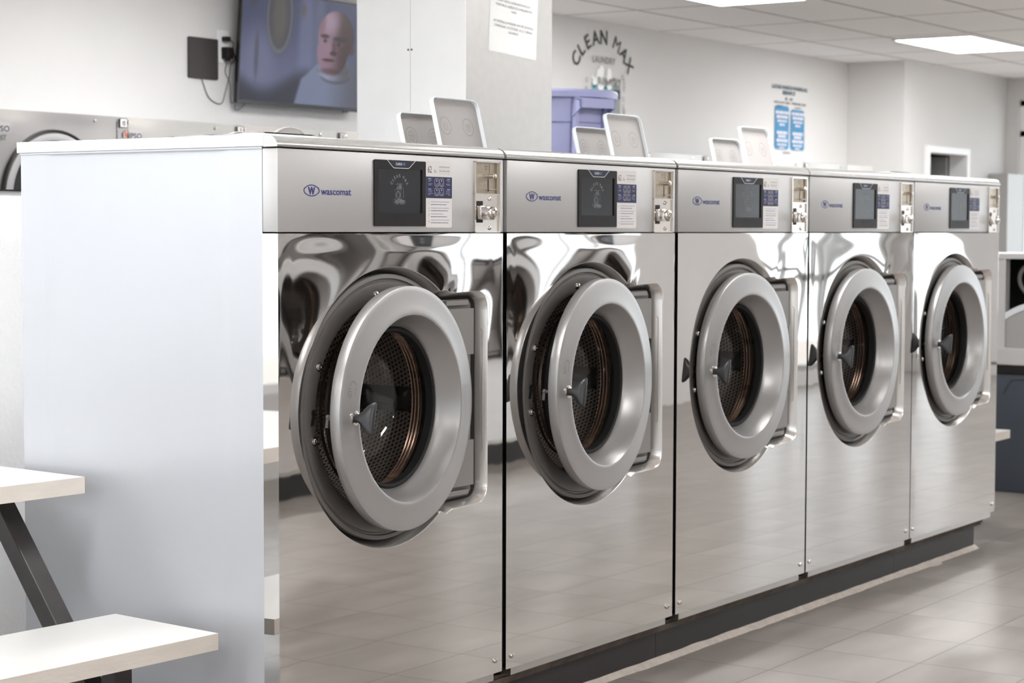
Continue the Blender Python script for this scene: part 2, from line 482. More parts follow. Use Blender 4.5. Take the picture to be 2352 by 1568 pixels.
OUT = resample(outline(), 260)
def normals2(pts):
    n = len(pts); o = []
    for i in range(n):
        t = (pts[(i+1) % n]-pts[i-1]).normalized(); o.append(Vector((-t.y, t.x)))   # inward for a ccw loop
    return o
OUTN = normals2(OUT)

def sheet_disp(x, z, d):
    """how a pressed thin sheet bows: drawn in near the opening, slack between fixings"""
    edge = min(x, W-x, z-ZB, ZS-z)
    w = max(0, min(1, edge/.05)); w = w*w*(3-2*w)
    top = 1/(1+math.exp(-(z-1.08)/.06))
    a = .00022 + .0011*top
    n1 = noise.noise(Vector((x*2.1+3.1, z*2.6, 0.7)))
    n2 = noise.noise(Vector((x*4.0, z*4.6+9.0, 2.3)))
    low = 1/(1+math.exp((z-.62)/.05))
    y = (a+.00028*low)*n1*w + (.00006+.00013*low+.0004*top)*n2*w
    y += .0010*top*math.exp(-d/.05)
    # band of stress just under the control panel
    y += .0006*top*w*math.sin((x/W)*PI*2+.6)*math.exp(-(ZS-z)/.10)
    return y

def make_front_sheet(root):
    bm = bmesh.new()
    n = len(OUT); c = Vector((CX, CZ)); outer = []
    corners = [(0,ZB),(W,ZB),(W,ZS),(0,ZS)]
    for p in OUT:
        d = (p-c).normalized(); t = 1e9
        if d.x > 1e-9: t = min(t, (W-c.x)/d.x)
        if d.x < -1e-9: t = min(t, (0-c.x)/d.x)
        if d.y > 1e-9: t = min(t, (ZS-c.y)/d.y)
        if d.y < -1e-9: t = min(t, (ZB-c.y)/d.y)
        outer.append(c+d*t)
    for q in corners:                     # snap the nearest ray onto each corner
        q = Vector(q); i = min(range(n), key=lambda k: (outer[k]-q).length); outer[i] = q
    S = 44; rows = []
    for j in range(S+1):
        t = (j/S)**1.35
        row = []
        for i in range(n):
            p = OUT[i].lerp(outer[i], t); dd = (p-OUT[i]).length
            y = 0 if j == S else sheet_disp(p.x, p.y, dd)
            if j == 0: y = sheet_disp(p.x, p.y, 0)
            row.append(bm.verts.new((p.x, y, p.y)))
        rows.append(row)
    for j in range(S):
        for i in range(n):
            k = (i+1) % n
            bm.faces.new((rows[j][i], rows[j+1][i], rows[j+1][k], rows[j][k]))
    # folded returns at the sides and bottom
    for x in (0, W):
        vs = [bm.verts.new((x, y, z)) for y, z in ((0,ZB),(.046,ZB),(.046,ZS),(0,ZS))]
        bm.faces.new(vs if x == 0 else vs[::-1])
    vs = [bm.verts.new(q) for q in ((0,0,ZB),(W,0,ZB),(W,.046,ZB),(0,.046,ZB))]; bm.faces.new(vs)
    vs = [bm.verts.new(q) for q in ((0,0,ZS),(W,0,ZS),(W,.046,ZS),(0,.046,ZS))]; bm.faces.new(vs[::-1])
    bmesh.ops.recalc_face_normals(bm, faces=bm.faces)
    o = obj('front_panel', bm, STEEL, root, smooth=True, angle=50)
    # make sure the sheet faces the viewer
    if sum(p.normal.y*p.area for p in o.data.polygons) > 0: o.data.flip_normals()
    # recess trim
    bm = bmesh.new()
    prof = [(0, None), (.0007, .0005), (.0016, .002), (.0112, .0315), (.0120, .0335), (.0124, .0365)]
    rows = []
    for (off, y) in prof:
        row = []
        for i in range(n):
            q = OUT[i]+OUTN[i]*off; yy = sheet_disp(OUT[i].x, OUT[i].y, 0)
            row.append(bm.verts.new((q.x, yy if y is None else yy*.6+y, q.y)))
        rows.append(row)
    for j in range(len(prof)-1):
        for i in range(n):
            k = (i+1) % n; bm.faces.new((rows[j][i], rows[j][k], rows[j+1][k], rows[j+1][i]))
    # pressed groove on the tall side of the trim
    g = [(.8240, .017+.0045*math.cos(t), (1.063 if math.sin(t) > 0 else .755)+.0045*math.sin(t)) for t in [2*PI*i/24 for i in range(24)]]
    tube(bm, g, .0011, 6, closed=True)
    trim = obj('recess_trim', bm, TRIM, root, smooth=True, angle=60)
    trim['label'] = 'polished trim around the door recess'
    # recess floor
    bm = bmesh.new(); rows = []
    for j in range(7):
        t = j/6; row = []
        for i in range(n):
            q = OUT[i]+OUTN[i]*.0124; d = (q-c).normalized(); e = c+d*.262
            pp = q.lerp(e, t); row.append(bm.verts.new((pp.x, .034+.006*min(1, t*3), pp.y)))
        rows.append(row)
    for j in range(6):
        for i in range(n):
            k = (i+1) % n; bm.faces.new((rows[j][i], rows[j][k], rows[j+1][k], rows[j+1][i]))
    obj('recess_floor', bm, BLACKGAP, root, smooth=True)

def make_washer():
    root = empty('washing_machine', (0, 0, Z0))
    # cabinet body -----------------------------------------------------
    bm = bmesh.new()
    prof = [(.046, 0), (.145, 0), (.171, .0016), (.64, .0016), (.735, .0012), (.762, -.0004), (.844, 0)]
    for s in (0, 1):
        for k in range(len(prof)-1):
            (y0, a), (y1, b) = prof[k], prof[k+1]
            xa, xb = (a, b) if s == 0 else (W-a, W-b)
            vs = [bm.verts.new(q) for q in ((xa, y0, ZB), (xb, y1, ZB), (xb, y1, ZT), (xa, y0, ZT))]
            bm.faces.new(vs[::-1] if s == 0 else vs)
    box(bm, .001, .83, ZB, W-.001, .8438, ZT); box(bm, .0055, .046, ZB, W-.0055, .843, ZB+.01)
    box(bm, -.0015, .046, ZT-.0005, W+.0015, .845, ZT+.0036)
    obj('cabinet', bm, WHITE_ENAMEL, root)
    make_front_sheet(root)
    # control panel ------------------------------------------------------
    bm = B(0, 0, ZS+.003, W, .046, ZT, bev=.002)
    obj('control_panel', bm, SILVER, root, smooth=True)
    # top cover ----------------------------------------------------------
    bm = bmesh.new()
    pr = [(-.001, ZT+.003)]
    for i in range(11):
        a = PI - (PI/2)*i/10; pr.append((.034+.036*math.cos(a), ZT+.006+.0254*math.sin(a)))
    pr += [(.040, ZC), (.040, ZT+.003)]
    prism(bm, pr, -.003, W+.003, axis='x')
    tc = obj('top_cover', bm, SILVER_COVER, root, smooth=True, angle=40)
    bm = B(-.003, .0405, ZT+.004, W+.003, .856, ZC-.0004, bev=.0015)
    obj('top_panel', bm, COVER_WHITE, root)
    # base strip ----------------------------------------------------------
    bm = B(.035, .008, .129, W-.028, .05, ZB+.004)
    box(bm, .06, .05, .129, W-.06, .80, ZB)
    obj('base_strip', bm, BRUSHED, root)
    # screws ---------------------------------------------------------------
    for (x, z) in ((.026, .185), (W-.033, .185)):
        bm = bmesh.new(); screw(bm, x, -.0005, z, .0075); obj('screw', bm, CHROME, root, smooth=True)
    # tub and drum -----------------------------------------------------------
    bm = bmesh.new()
    lathe(bm, CX, CZ, [(.262, .045), (.262, .10), (.285, .13), (.285, .60), (.001, .62)], n=72)
    obj('tub', bm, BLACKGAP, root, smooth=True)
    bm = bmesh.new()
    NA = 72
    def uvd(i, j):
        u = i/NA*2*PI*.27/.0125; v = [0, 1, 34][j]; return (u+v*.5, v)
    lathe(bm, CX, CZ, [(.247, .095), (.262, .118), (.268, .52)], n=NA, uvs=uvd)
    rings = lathe(bm, CX, CZ, [(.268, .521), (.15, .535), (.002, .54)], n=NA, uvs=lambda i, j: ((.268, .15, 0)[j]*math.cos(i/NA*2*PI)/.014+(.268, .15, 0)[j]*math.sin(i/NA*2*PI)/.028, (.268, .15, 0)[j]*math.sin(i/NA*2*PI)/.014))
    for k in range(3):                                         # lifter ribs
        a = PI/2+.5+k*2*PI/3
        m = Matrix.Rotation(-a, 3, 'Y')
        vs = []
        for (rr, hw) in ((.267, .035), (.205, .010)):
            for y in (.14, .51):
                for s in (-1, 1):
                    q = m @ Vector((rr, 0, s*hw)); vs.append(bm.verts.new((CX+q.x, y, CZ+q.z)))
        for q in ((0,2,6,4),(1,5,7,3),(4,6,7,5),(0,4,5,1),(2,3,7,6)):
            bm.faces.new([vs[i] for i in q])
    bmesh.ops.recalc_face_normals(bm, faces=bm.faces)
    obj('drum', bm, PERF, root, smooth=True)
    # fixed flange round the opening --------------------------------------------
    bm = bmesh.new()
    lathe(bm, CX, CZ, [(.3265, .042), (.327, .021), (.3255, .0185), (.316, .017), (.3135, .0225), (.3095, .023), (.307, .0185), (.303, .018),
                       (.288, .0215), (.262, .025), (.257, .029), (.256, .05), (.250, .095)], n=120)
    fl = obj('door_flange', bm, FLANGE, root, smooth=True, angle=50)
    for (x, z) in ((CX-.036, CZ+.277), (CX-.252, CZ+.112), (CX-.268, CZ-.062), (CX+.06, CZ-.280)):
        bm = bmesh.new(); screw(bm, x, .022, z, .0085); lathe(bm, x, z, [(.012, .0245), (.011, .0205), (.0085, .0205)], n=20)
        obj('flange_screw', bm, CHROME, fl, smooth=True)
    # keyhole for the latch
    d = Dec(planeM((CX-.276, .0215, CZ-.005)))
    d.ell(.004, .010, .0075, .0085, BLACKGAP, 1, 20); d.poly([(-.001,.004),(.010,.004),(.004,-.020),(-.008,-.020)], BLACKGAP, 1)
    d.obj('latch_slot', fl)
    # hinge covers --------------------------------------------------------------
    for (z0, z1, x1) in ((1.005, 1.124, .786), (.664, .782, .786)):
        bm = bmesh.new()
        r0 = .300
        pts = []
        zs = [z0+(z1-z0)*i/8 for i in range(9)]
        for z in zs: pts.append((CX+math.sqrt(max(.0, .3285**2-(z-CZ)**2)) if abs(z-CZ) < .3285 else .66, z))
        poly = [(x1, z0), (x1, z1)] + pts[::-1]
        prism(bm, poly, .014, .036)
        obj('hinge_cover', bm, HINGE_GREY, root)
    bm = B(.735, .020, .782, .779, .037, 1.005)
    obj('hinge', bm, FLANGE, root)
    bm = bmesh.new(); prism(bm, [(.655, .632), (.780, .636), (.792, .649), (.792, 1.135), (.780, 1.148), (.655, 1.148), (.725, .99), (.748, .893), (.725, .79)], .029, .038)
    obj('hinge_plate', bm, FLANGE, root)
    for z in (1.139, .647):
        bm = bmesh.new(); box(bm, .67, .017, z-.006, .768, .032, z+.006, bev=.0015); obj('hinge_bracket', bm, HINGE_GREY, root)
    # display ---------------------------------------------------------------------
    x0, z0, x1, z1 = .348, 1.336, .553, 1.4965
    bm = bmesh.new()
    o_ = rrect_pts(x0, z0, x1, z1, .004, 3); i_ = rrect_pts(.362, 1.3685, .5385, 1.4755, .001, 3)
    A = [bm.verts.new((x, -.0045, z)) for x, z in o_]; A0 = [bm.verts.new((x, .001, z)) for x, z in o_]
    I = [bm.verts.new((x, -.0045, z)) for x, z in i_]; I2 = [bm.verts.new((x, -.0004, z)) for x, z in i_]
    n = len(o_)
    for i in range(n):
        k = (i+1) % n
        bm.faces.new((A[i], A[k], I[k], I[i])); bm.faces.new((A0[i], A0[k], A[k], A[i])); bm.faces.new((I[i], I[k], I2[k], I2[i]))
    bmesh.ops.recalc_face_normals(bm, faces=bm.faces)
    box(bm, .424, -.0052, 1.3585, .473, -.004, 1.3625)
    dp = obj('display', bm, BLACK, root)
    d = Dec(planeM((0, -.0046, 0)))
    d.poly([(.398,1.4960),(.420,1.4805),(.424,1.479),(.480,1.479),(.484,1.4805),(.508,1.4960)], BADGE, 1)
    d.line([(.396,1.4965),(.4185,1.4795),(.424,1.4775),(.480,1.4775),(.4855,1.4795),(.509,1.4965)], .0016, WHITE_INK, 2)
    d.text('CLARUS', .4540, 1.4845, .0062, WHITE_INK, 3, sx=.78, align='r', bold=.02)
    d.text('VIBE', .4550, 1.4845, .0062, INK_BLUE, 3, sx=.78, align='l')
    d.obj('display_badge', dp)
    d = Dec(planeM((0, -.0046, 0))); d.rect(.4255, 1.357, .4745, 1.3585, BLACKGAP, 1); d.rect(.4475, 1.3425, .4505, 1.357, BLACK, 0); d.rect(.436, 1.3425, .462, 1.3433, BLACKGAP, 1)
    d.obj('display_latch', dp)
    bm = B(.3615, -.0012, 1.3680, .539, -.0004, 1.476)
    sc_ = obj('screen', bm, SCREEN, dp)
    d = Dec(planeM((0, -.0012, 0)))
    cu, cv = .449, 1.420
    d.arc_text('CLEAN MAX', cu, cv+.004, .031, math.radians(152), math.radians(28), .0085, SCREEN_INK, 1, .75, .02)
    d.text('LAUNDRY', cu, cv+.017, .0035, SCREEN_INK, 1, sx=1.2)
    d.line([(cu-.017,cv-.020),(cu-.017,cv+.006),(cu+.006,cv+.006),(cu+.006,cv-.020)], .001, SCREEN_INK, 1, True)
    d.line([(cu+.006,cv+.006),(cu+.016,cv+.010),(cu+.016,cv-.016)], .001, SCREEN_INK, 1)
    d.circ(cu-.005, cv-.008, .008, .010, .0013, SCREEN_INK, 1); d.circ(cu-.005, cv-.008, .005, .006, .0008, SCREEN_INK, 1)
    rnd = random.Random(3)
    for i in range(22): d.circ(cu-.020+.040*rnd.random(), cv-.027+.006*rnd.random(), .004, .004, .0007, SCREEN_INK, 1, 10)
    for i in range(12): d.circ(cu-.016+.026*rnd.random(), cv+.008+.006*rnd.random(), .0025, .0025, .0006, SCREEN_INK, 1, 8)
    d.obj('screen_picture', dp)
    # instruction sticker --------------------------------------------------------
    d = Dec(planeM((.5585, -.0003, 1.333)))
    SW, SH = .1105, .166
    d.rrect(0, 0, SW, SH, .006, STICKER, 0)
    d.rect(.0002, .0735, SW-.0002, .127, NAVY, 1)
    d.text('62', .008, .137, .0165, INK, 1, sx=.75, align='l'); d.text('lbs', .034, .137, .009, INK_GREY, 1, sx=.8, align='l')
    for r in range(2):
        for c in range(3):
            u, v = .0555+c*.0155, .1465-r*.0105
            d.rect(u, v+.005, u+.0135, v+.0065, MURAL_GREY, 1)
            d.line([(u+.001,v+.005),(u+.003,v-.001),(u+.0105,v-.001),(u+.0125,v+.005)], .0006, INK_GREY, 1)
    for r in range(2):
        for c in range(2):
            u, v = .0365+c*.0205, .1035-r*.0215*1.08
            d.line(rrect_pts(u, v, u+.0175, v+.0185, .004, 3), .0008, WHITE_INK, 2, True)
            d.line([(u+.004,v+.0085),(u+.0055,v+.003),(u+.012,v+.003),(u+.0135,v+.0085)], .0008, WHITE_INK, 2)
            d.ell(u+.00875, v+.0135, .0018, .002, WHITE_INK, 2, 10)
    for side in (0, 1):
        for (v, w, m) in ((.1215,.012,WHITE_INK),(.118,.016,INK_BLUE),(.115,.011,INK_BLUE),(.109,.018,INK_GREY),(.106,.014,INK_GREY),
                          (.0955,.012,WHITE_INK),(.092,.018,INK_BLUE),(.0885,.017,INK_BLUE),(.0845,.020,INK_GREY),(.0815,.009,INK_GREY)):
            u = .009 if side == 0 else SW-.009-w
            d.rect(u, v, u+w, v+.0013, m, 2)
    for i in range(4):
        v = .0575-i*.0152
        d.text(str(i+1), .0125, v, .0075, INK_GREY, 1, sx=.7)
        d.rect(.021, v+.0062, .021+(.078,.077,.052,.078)[i], v+.0074, INK_BLUE, 1)
        rr = random.Random(i); u = .021
        while u < .021+(.066,.072,.068,.071)[i]:
            w = .004+.006*rr.random(); d.rect(u, v-.0006, u+w, v+.0008, INK, 1); u += w+.0012
    d.obj('instruction_sticker', root)['label'] = 'white and navy instruction sticker marked 62 lbs'
    # coin meter -------------------------------------------------------------------
    bm = bmesh.new()
    box(bm, .762, -.003, 1.3205, .7665, .012, 1.505); box(bm, .8725, -.003, 1.3205, .877, .012, 1.505)
    box(bm, .762, -.003, 1.5015, .877, .012, 1.505); box(bm, .762, -.003, 1.3205, .877, .012, 1.3235)
    box(bm, .762, -.002, 1.4185, .877, .008, 1.4215)
    bmesh.ops.translate(bm, verts=bm.verts, vec=(0,-.004,0)); cm = obj('coin_meter', bm, CHROME, root)
    bm = B(.7665, -.0012, 1.4215, .8625, .012, 1.5015); box(bm, .8625, -.0055, 1.4215, .8725, .012, 1.5015)
    obj('coin_plate', bm, BRASS, cm)
    d = Dec(planeM((0, -.0014, 0)))
    d.rect(.8330, 1.4745, .8342, 1.4975, BLACKGAP, 1); d.rect(.8265, 1.4275, .8300, 1.459, BLACKGAP, 1)
    d.text('Quarters', .818, 1.4905, .0038, INK, 1, sx=.75); d.text('Only', .818, 1.4835, .0038, INK, 1, sx=.75)
    d.obj('coin_slot', cm)
    bm = bmesh.new()
    lathe(bm, .8285, 1.4665, [(.0065, -.001), (.005, -.014), (.0066, -.018), (.0072, -.021), (.0055, -.024), (.0005, -.025)], n=20)
    obj('coin_button', bm, CHROME, cm, smooth=True)
    bm = bmesh.new(); box(bm, .816, -.016, 1.4315, .846, -.001, 1.4335, bev=.0006); obj('return_lever', bm, CHROME, cm)
    bm = B(.7665, -.0040, 1.3235, .8405, .010, 1.4185); box(bm, .8412, -.0028, 1.3235, .8725, .010, 1.4185)
    box(bm, .768, -.0044, 1.346, .800, -.0039, 1.402, mi=1)
    obj('lock_plate', bm, [CHROME, BLACK], cm)
    bm = bmesh.new()
    box(bm, .770, -.020, 1.354, .812, -.003, 1.390, bev=.003)
    obj('coin_box_handle', bm, CHROME, cm, smooth=True)
    bm = bmesh.new()
    lathe(bm, .825, 1.371, [(.017, -.003), (.0175, -.019), (.015, -.024), (.0105, -.025), (.0100, -.028), (.0085, -.0295), (.0005, -.0295)], n=28)
    kl = obj('key_lock', bm, CHROME, cm, smooth=True)
    d = Dec(planeM((.825, -.0297, 1.371))); d.rect(-.0012, -.004, .0006, .005, BLACKGAP, 1); d.circ(0, 0, .006, .006, .0008, BLACKGAP, 1)
    d.obj('keyhole', cm)
    for (x, z) in ((.8305, 1.4085), (.8310, 1.3325)):
        bm = bmesh.new(); screw(bm, x, -.0038, z, .0058); obj('plate_screw', bm, CHROME, cm, smooth=True)
    # maker's badge -----------------------------------------------------------------
    d = Dec(planeM((0, -.0004, 0)))
    cu, cv = .118, 1.4175
    d.circ(cu, cv, .0255, .0125, .0022, LOGO_BLUE, 1, 30, .55, PI-.45); d.circ(cu, cv, .0255, .0125, .0022, LOGO_BLUE, 1, 30, PI+.55, 2*PI-.45)
    d.circ(cu, cv, .0270, .0128, .0030, LOGO_BLUE, 1, 12, PI-.5, PI+.6); d.circ(cu, cv, .0270, .0128, .0030, LOGO_BLUE, 1, 12, -.5, .6)
    d.text('W', cu, cv-.0085, .0165, LOGO_BLUE, 2, sx=.95, bold=.035)
    d.text('wascomat', .1515, cv-.0090, .0162, LOGO_BLUE, 1, align='l', bold=.015, width=.111)
    d.obj('maker_badge', root)
    # soap dispenser ------------------------------------------------------------------
    bm = B(.10, .22, ZC, .336, .50, ZC+.006, bev=.002)
    obj('dispenser_tray', bm, LID_GREY, root)
    for (yh, hh, zh, icons) in ((.300, .152, ZC+.004, 'big'), (.425, .112, ZC+.004, 'small')):
        bm = bmesh.new()
        xl, xr = .109, .327
        r = .028; rl = .016
        pts = [(xl, zh), (xl, zh+hh-rl)] + [(xl+rl-rl*math.cos(t), zh+hh-rl+rl*math.sin(t)) for t in [PI/2*i/6 for i in range(1, 7)]] \
            + [(xr-r+r*math.sin(t), zh+hh-r+r*math.cos(t)) for t in [PI/2*i/8 for i in range(9)]] + [(xr, zh)]
        prism(bm, pts, yh+.001, yh+.004)
        # rim
        P3 = [Vector(p) for p in pts]; N3 = []
        for i, p in enumerate(P3):
            a = P3[max(i-1, 0)]; b = P3[min(i+1, len(P3)-1)]; t = (b-a).normalized(); N3.append(Vector((t.y, -t.x)))
        o1 = [bm.verts.new((p.x, yh+.004, p.y)) for p in P3]; o2 = [bm.verts.new((p.x, yh-.010, p.y)) for p in P3]
        q2 = [bm.verts.new((p.x+n.x*.0022, yh-.010, p.y+n.y*.0022)) for p, n in zip(P3, N3)]; q1 = [bm.verts.new((p.x+n.x*.0022, yh+.001, p.y+n.y*.0022)) for p, n in zip(P3, N3)]
        for i in range(len(pts)-1):
            for s, t_ in ((o1, o2), (o2, q2), (q2, q1)):
                f = bm.faces.new((s[i], s[i+1], t_[i+1], t_[i])); f.material_index = 1
        bmesh.ops.recalc_face_normals(bm, faces=bm.faces)
        lid = obj('dispenser_lid', bm, [LID_GREY, LID_EDGE], root, origin=(.22, yh, zh))
        for k, cx in enumerate((.160, .268)):
            d = Dec(planeM((0, yh+.001, 0)))
            cv = zh+hh*.48 if icons == 'big' else zh+hh*.42
            d.circ(cx, cv, .025, .025, .0013, LID_INK, 1)
            if icons == 'big':
                d.line([(cx-.010,cv+.008),(cx-.007,cv-.011),(cx+.008,cv-.011),(cx+.010,cv+.008)], .0013, LID_INK, 1)
                for q in range(k+1): d.line([(cx-.002+q*.005,cv+.010),(cx-.002+q*.005,cv-.004)], .0011, LID_INK, 1)
            else:
                d.circ(cx, cv, .014, .014, .0012, LID_INK, 1)
                for q in range(3): d.line([(cx-.013*math.cos(q*PI/3),cv-.013*math.sin(q*PI/3)),(cx+.013*math.cos(q*PI/3),cv+.013*math.sin(q*PI/3))], .001, LID_INK, 1)
            d.obj('lid_icon', lid)
        lid['role'] = icons
    # door ------------------------------------------------------------------------------
    HX, HY = .740, -.012
    bm = bmesh.new()
    lathe(bm, CX, CZ, [(.250, .004), (.292, .003), (.2975, .0015), (.2985, -.001), (.2985, -.0245), (.2978, -.0258), (.2962, -.0265), (.284, -.0280), (.262, -.0300), (.246, -.0330), (.236, -.0350),
                       (.2305, -.0352), (.2282, -.0345), (.2272, -.0325), (.2225, -.020), (.2150, -.004), (.2060, .012), (.1995, .022), (.1985, .030)], n=128)
    door = obj('door', bm, DOOR_SILVER, root, origin=(HX, HY, CZ), smooth=True, angle=38)
    bm = bmesh.new()
    lathe(bm, CX, CZ, [(.250, .004), (.245, .040), (.225, .060), (.205, .062)], n=96)
    obj('door_back', bm, BLACK, door, smooth=True)
    bm = bmesh.new()
    lathe(bm, CX, CZ, [(.199, .024), (.193, .020), (.188, .024), (.187, .044), (.205, .062)], n=96)
    obj('door_seal', bm, BLACKGAP, door, smooth=True)
    bm = bmesh.new()
    lathe(bm, CX, CZ, [(.188, .040), (.186, .062), (.183, .082), (.178, .104), (.172, .122), (.162, .140), (.146, .153), (.120, .164), (.085, .171), (.045, .175), (.002, .176)], n=96)
    obj('door_glass', bm, DOORGLASS, door, smooth=True, angle=80)
    bm = bmesh.new()                                            # moulded steps behind the glass rim
    for (r, y) in ((.196, .066), (.199, .078), (.203, .090)):
        lathe(bm, CX, CZ, [(r, y), (r+.004, y-.003), (r+.006, y+.004), (r+.002, y+.008)], n=96)
    obj('rim_ring', bm, DRUM_DARK, door, smooth=True)
    # handle: pivot boss, flared grip
    hx, hz = CX-.243, CZ-.004
    bm = bmesh.new()
    lathe(bm, hx, hz, [(.017, -.031), (.017, -.0345), (.013, -.036), (.011, -.036)], n=28, mi=1)
    secs = [(-.034, .0095, .0095, 0), (-.042, .0095, .010, 0), (-.050, .009, .015, .001), (-.058, .0085, .025, .002), (-.066, .008, .034, .003), (-.074, .007, .039, .004), (-.080, .0055, .040, .005), (-.083, .003, .038, .005)]
    rings = []
    for (y, a, b, sh) in secs:
        rg = []
        for i in range(24):
            t = 2*PI*i/24; c_, s_ = math.cos(t), math.sin(t)
            u = a*(abs(c_)**.7)*(1 if c_ > 0 else -1); v = b*(abs(s_)**.8)*(1 if s_ > 0 else -1)
            tl = math.radians(-12)
            rg.append(bm.verts.new((hx+sh+u*math.cos(tl)-v*math.sin(tl), y, hz+u*math.sin(tl)+v*math.cos(tl))))
        rings.append(rg)
    for j in range(len(rings)-1):
        for i in range(24):
            k = (i+1) % 24; bm.faces.new((rings[j][i], rings[j][k], rings[j+1][k], rings[j+1][i]))
    bm.faces.new(rings[-1]); bm.faces.new(rings[0][::-1])
    bmesh.ops.recalc_face_normals(bm, faces=bm.faces)
    obj('door_handle', bm, [HANDLE, CHROME], door, smooth=True, angle=60)
    bm = bmesh.new()
    lathe(bm, CX-.262, CZ-.004, [(.0045, .003), (.0045, .024), (.007, .026), (.007, .034), (.0005, .036)], n=16)
    bar(bm, (CX-.262, .030, CZ+.002), (CX-.268, .030, CZ-.028), .008, .007, (0,1,0))
    obj('door_latch', bm, LATCH, door, smooth=True)
    d = Dec(planeM((CX-.252, -.0322, CZ+.055)))
    for k, du in enumerate((-.012, .014)):
        d.line(rrect_pts(du-.0058, -.008, du+.0058, .005, .003, 3), .0011, LID_INK, 1, True)
        d.circ(du, .0065, .0045, .006, .0011, LID_INK, 1, 10, 0 if k else .6, PI)
        d.rect(du-.002, -.003, du+.002, -.0015, LID_INK, 1); d.rect(du-.0006, -.0055, du+.0006, -.0015, LID_INK, 1)
    d.circ(.002, .0155, .011, .012, .0013, LID_INK, 1, 14, .15, PI-.15)
    d.obj('lock_symbols', door)
    return root

wm = make_washer()
WLAB = ['stainless front-loading washer with door ajar, beside white slatless tables at the row end',
        'stainless front-loading washer with door ajar, between the nearest washer and the middle one',
        'stainless front-loading washer, middle of the row of five, its round door closed',
        'stainless front-loading washer, second from the far end, with open soap lids on top',
        'stainless front-loading washer at the far end of the row, lids shut']
WLAB[0] = 'nearest stainless front-loading washer, white side panel showing, door slightly ajar'
WLAB[1] = 'second nearest stainless front-loading washer, door slightly ajar, lids open below purple bin'
def set_washer(r, lbl, grp, ang, lids):
    tag(r, lbl, 'washing machine', grp)
    for ch in r.children:
        n = ch.name.split('.')[0]
        if n == 'door': ch.rotation_euler = (0, 0, math.radians(ang))
        if n == 'dispenser_lid':
            ch.rotation_euler = (math.radians(-14) if lids else math.radians(88), 0, 0)
            if not lids and ch.get('role') == 'small': ch.rotation_euler = (math.radians(88), 0, 0)
ROW = 'washers in the main row'
washers = [wm] + [copy_tree(wm) for _ in range(4)]
ANG = [4.6, 4.8, 0, 0, 0]
for i, r in enumerate(washers):
    r.location = (LX[i], 0, Z0); set_washer(r, WLAB[i], ROW, ANG[i], i in (1, 2, 3))
# row across the aisle, seen only as reflections in the polished fronts
OPP = ['washer across the aisle, reflected at the left of the nearest washer front',
       'washer across the aisle, second of that row, reflected in the nearest washer front',
       'washer across the aisle, middle of that row, reflected between the two nearest washers',
       'washer across the aisle, fourth of that row, reflected in the second washer front',
       'washer across the aisle, far end of that row, reflected in the second washer front']
for i in range(5):
    r = copy_tree(wm); r.location = (3.55+.912*i, -3.30, Z0); r.rotation_euler = (0, 0, PI)
    set_washer(r, OPP[i], 'washers across the aisle', 0, False)
# low round caps on the soap box of the nearest washer
bm = bmesh.new()
for (cx, w, h) in ((.385, .083, .030), (.196, .056, .016)):
    lathe(bm, cx, ZC-.02, [(w, .30), (w+.001, .296), (w+.001, .292), (w-.002, .290), (w-.003, .293), (.001, .293)], n=64)
bmesh.ops.scale(bm, vec=(1, 1, .72), space=Matrix.Translation((0, 0, -(ZC-.02))), verts=bm.verts)
bmesh.ops.bisect_plane(bm, geom=bm.verts[:]+bm.edges[:]+bm.faces[:], plane_co=(0, 0, ZC+.0005), plane_no=(0, 0, 1), clear_inner=True)
o = obj('dispenser_cap', bm, LID_GREY, washers[0], smooth=True)

# ================================================================= PLINTH
bm = bmesh.new()
for a, b in ((0.02, 1.8105), (1.8125, 3.626), (3.628, 4.462)): box(bm, a, .055, .0, b, .85, .098)
struct('trim_1', bm, PLINTH)['label'] = 'black plinth under the washers'
bm = B(.015, .04, .0985, 4.50, .85, .1265); box(bm, .015, .034, .108, 4.50, .04, .118)
struct('trim_2', bm, LEDGE)
bm = bmesh.new(); N = 170; prev = None
for i in range(N+1):
    x = .02+(4.47-.02)*i/N
    w = .022+.012*noise.noise(Vector((x*3, 0, 0)))+.007*noise.noise(Vector((x*16, 5, 0)))
    if .98 < x < 1.12: w += .018*math.sin((x-.98)/.14*PI)
    if abs(x-3.98) < .05: w += .02
    row = [bm.verts.new((x, .0545, .016+.003*noise.noise(Vector((x*9, 1, 0))))), bm.verts.new((x, .055-w*.6, .008)), bm.verts.new((x, .055-w, .0006))]
    if prev:
        for k in range(2): bm.faces.new((prev[k], prev[k+1], row[k+1], row[k]))
    prev = row
struct('trim_3', bm, CAULK, smooth=True)
bm = B(2.67, -4.12, 0, 7.18, -3.36, .126); struct('trim_4', bm, PLINTH)

# ================================================================= ROOM
XL, XR, YF, YB, H = -8.2, 13.97, -4.45, 3.95, 2.70
bm = B(XL-.1, YF-.1, -.1, XR+.1, 5.9, 0); struct('floor', bm, FLOOR)
bm = B(XL-.1, YF-.1, H, XR+.1, 5.9, H+.1); struct('ceiling', bm, CEIL)
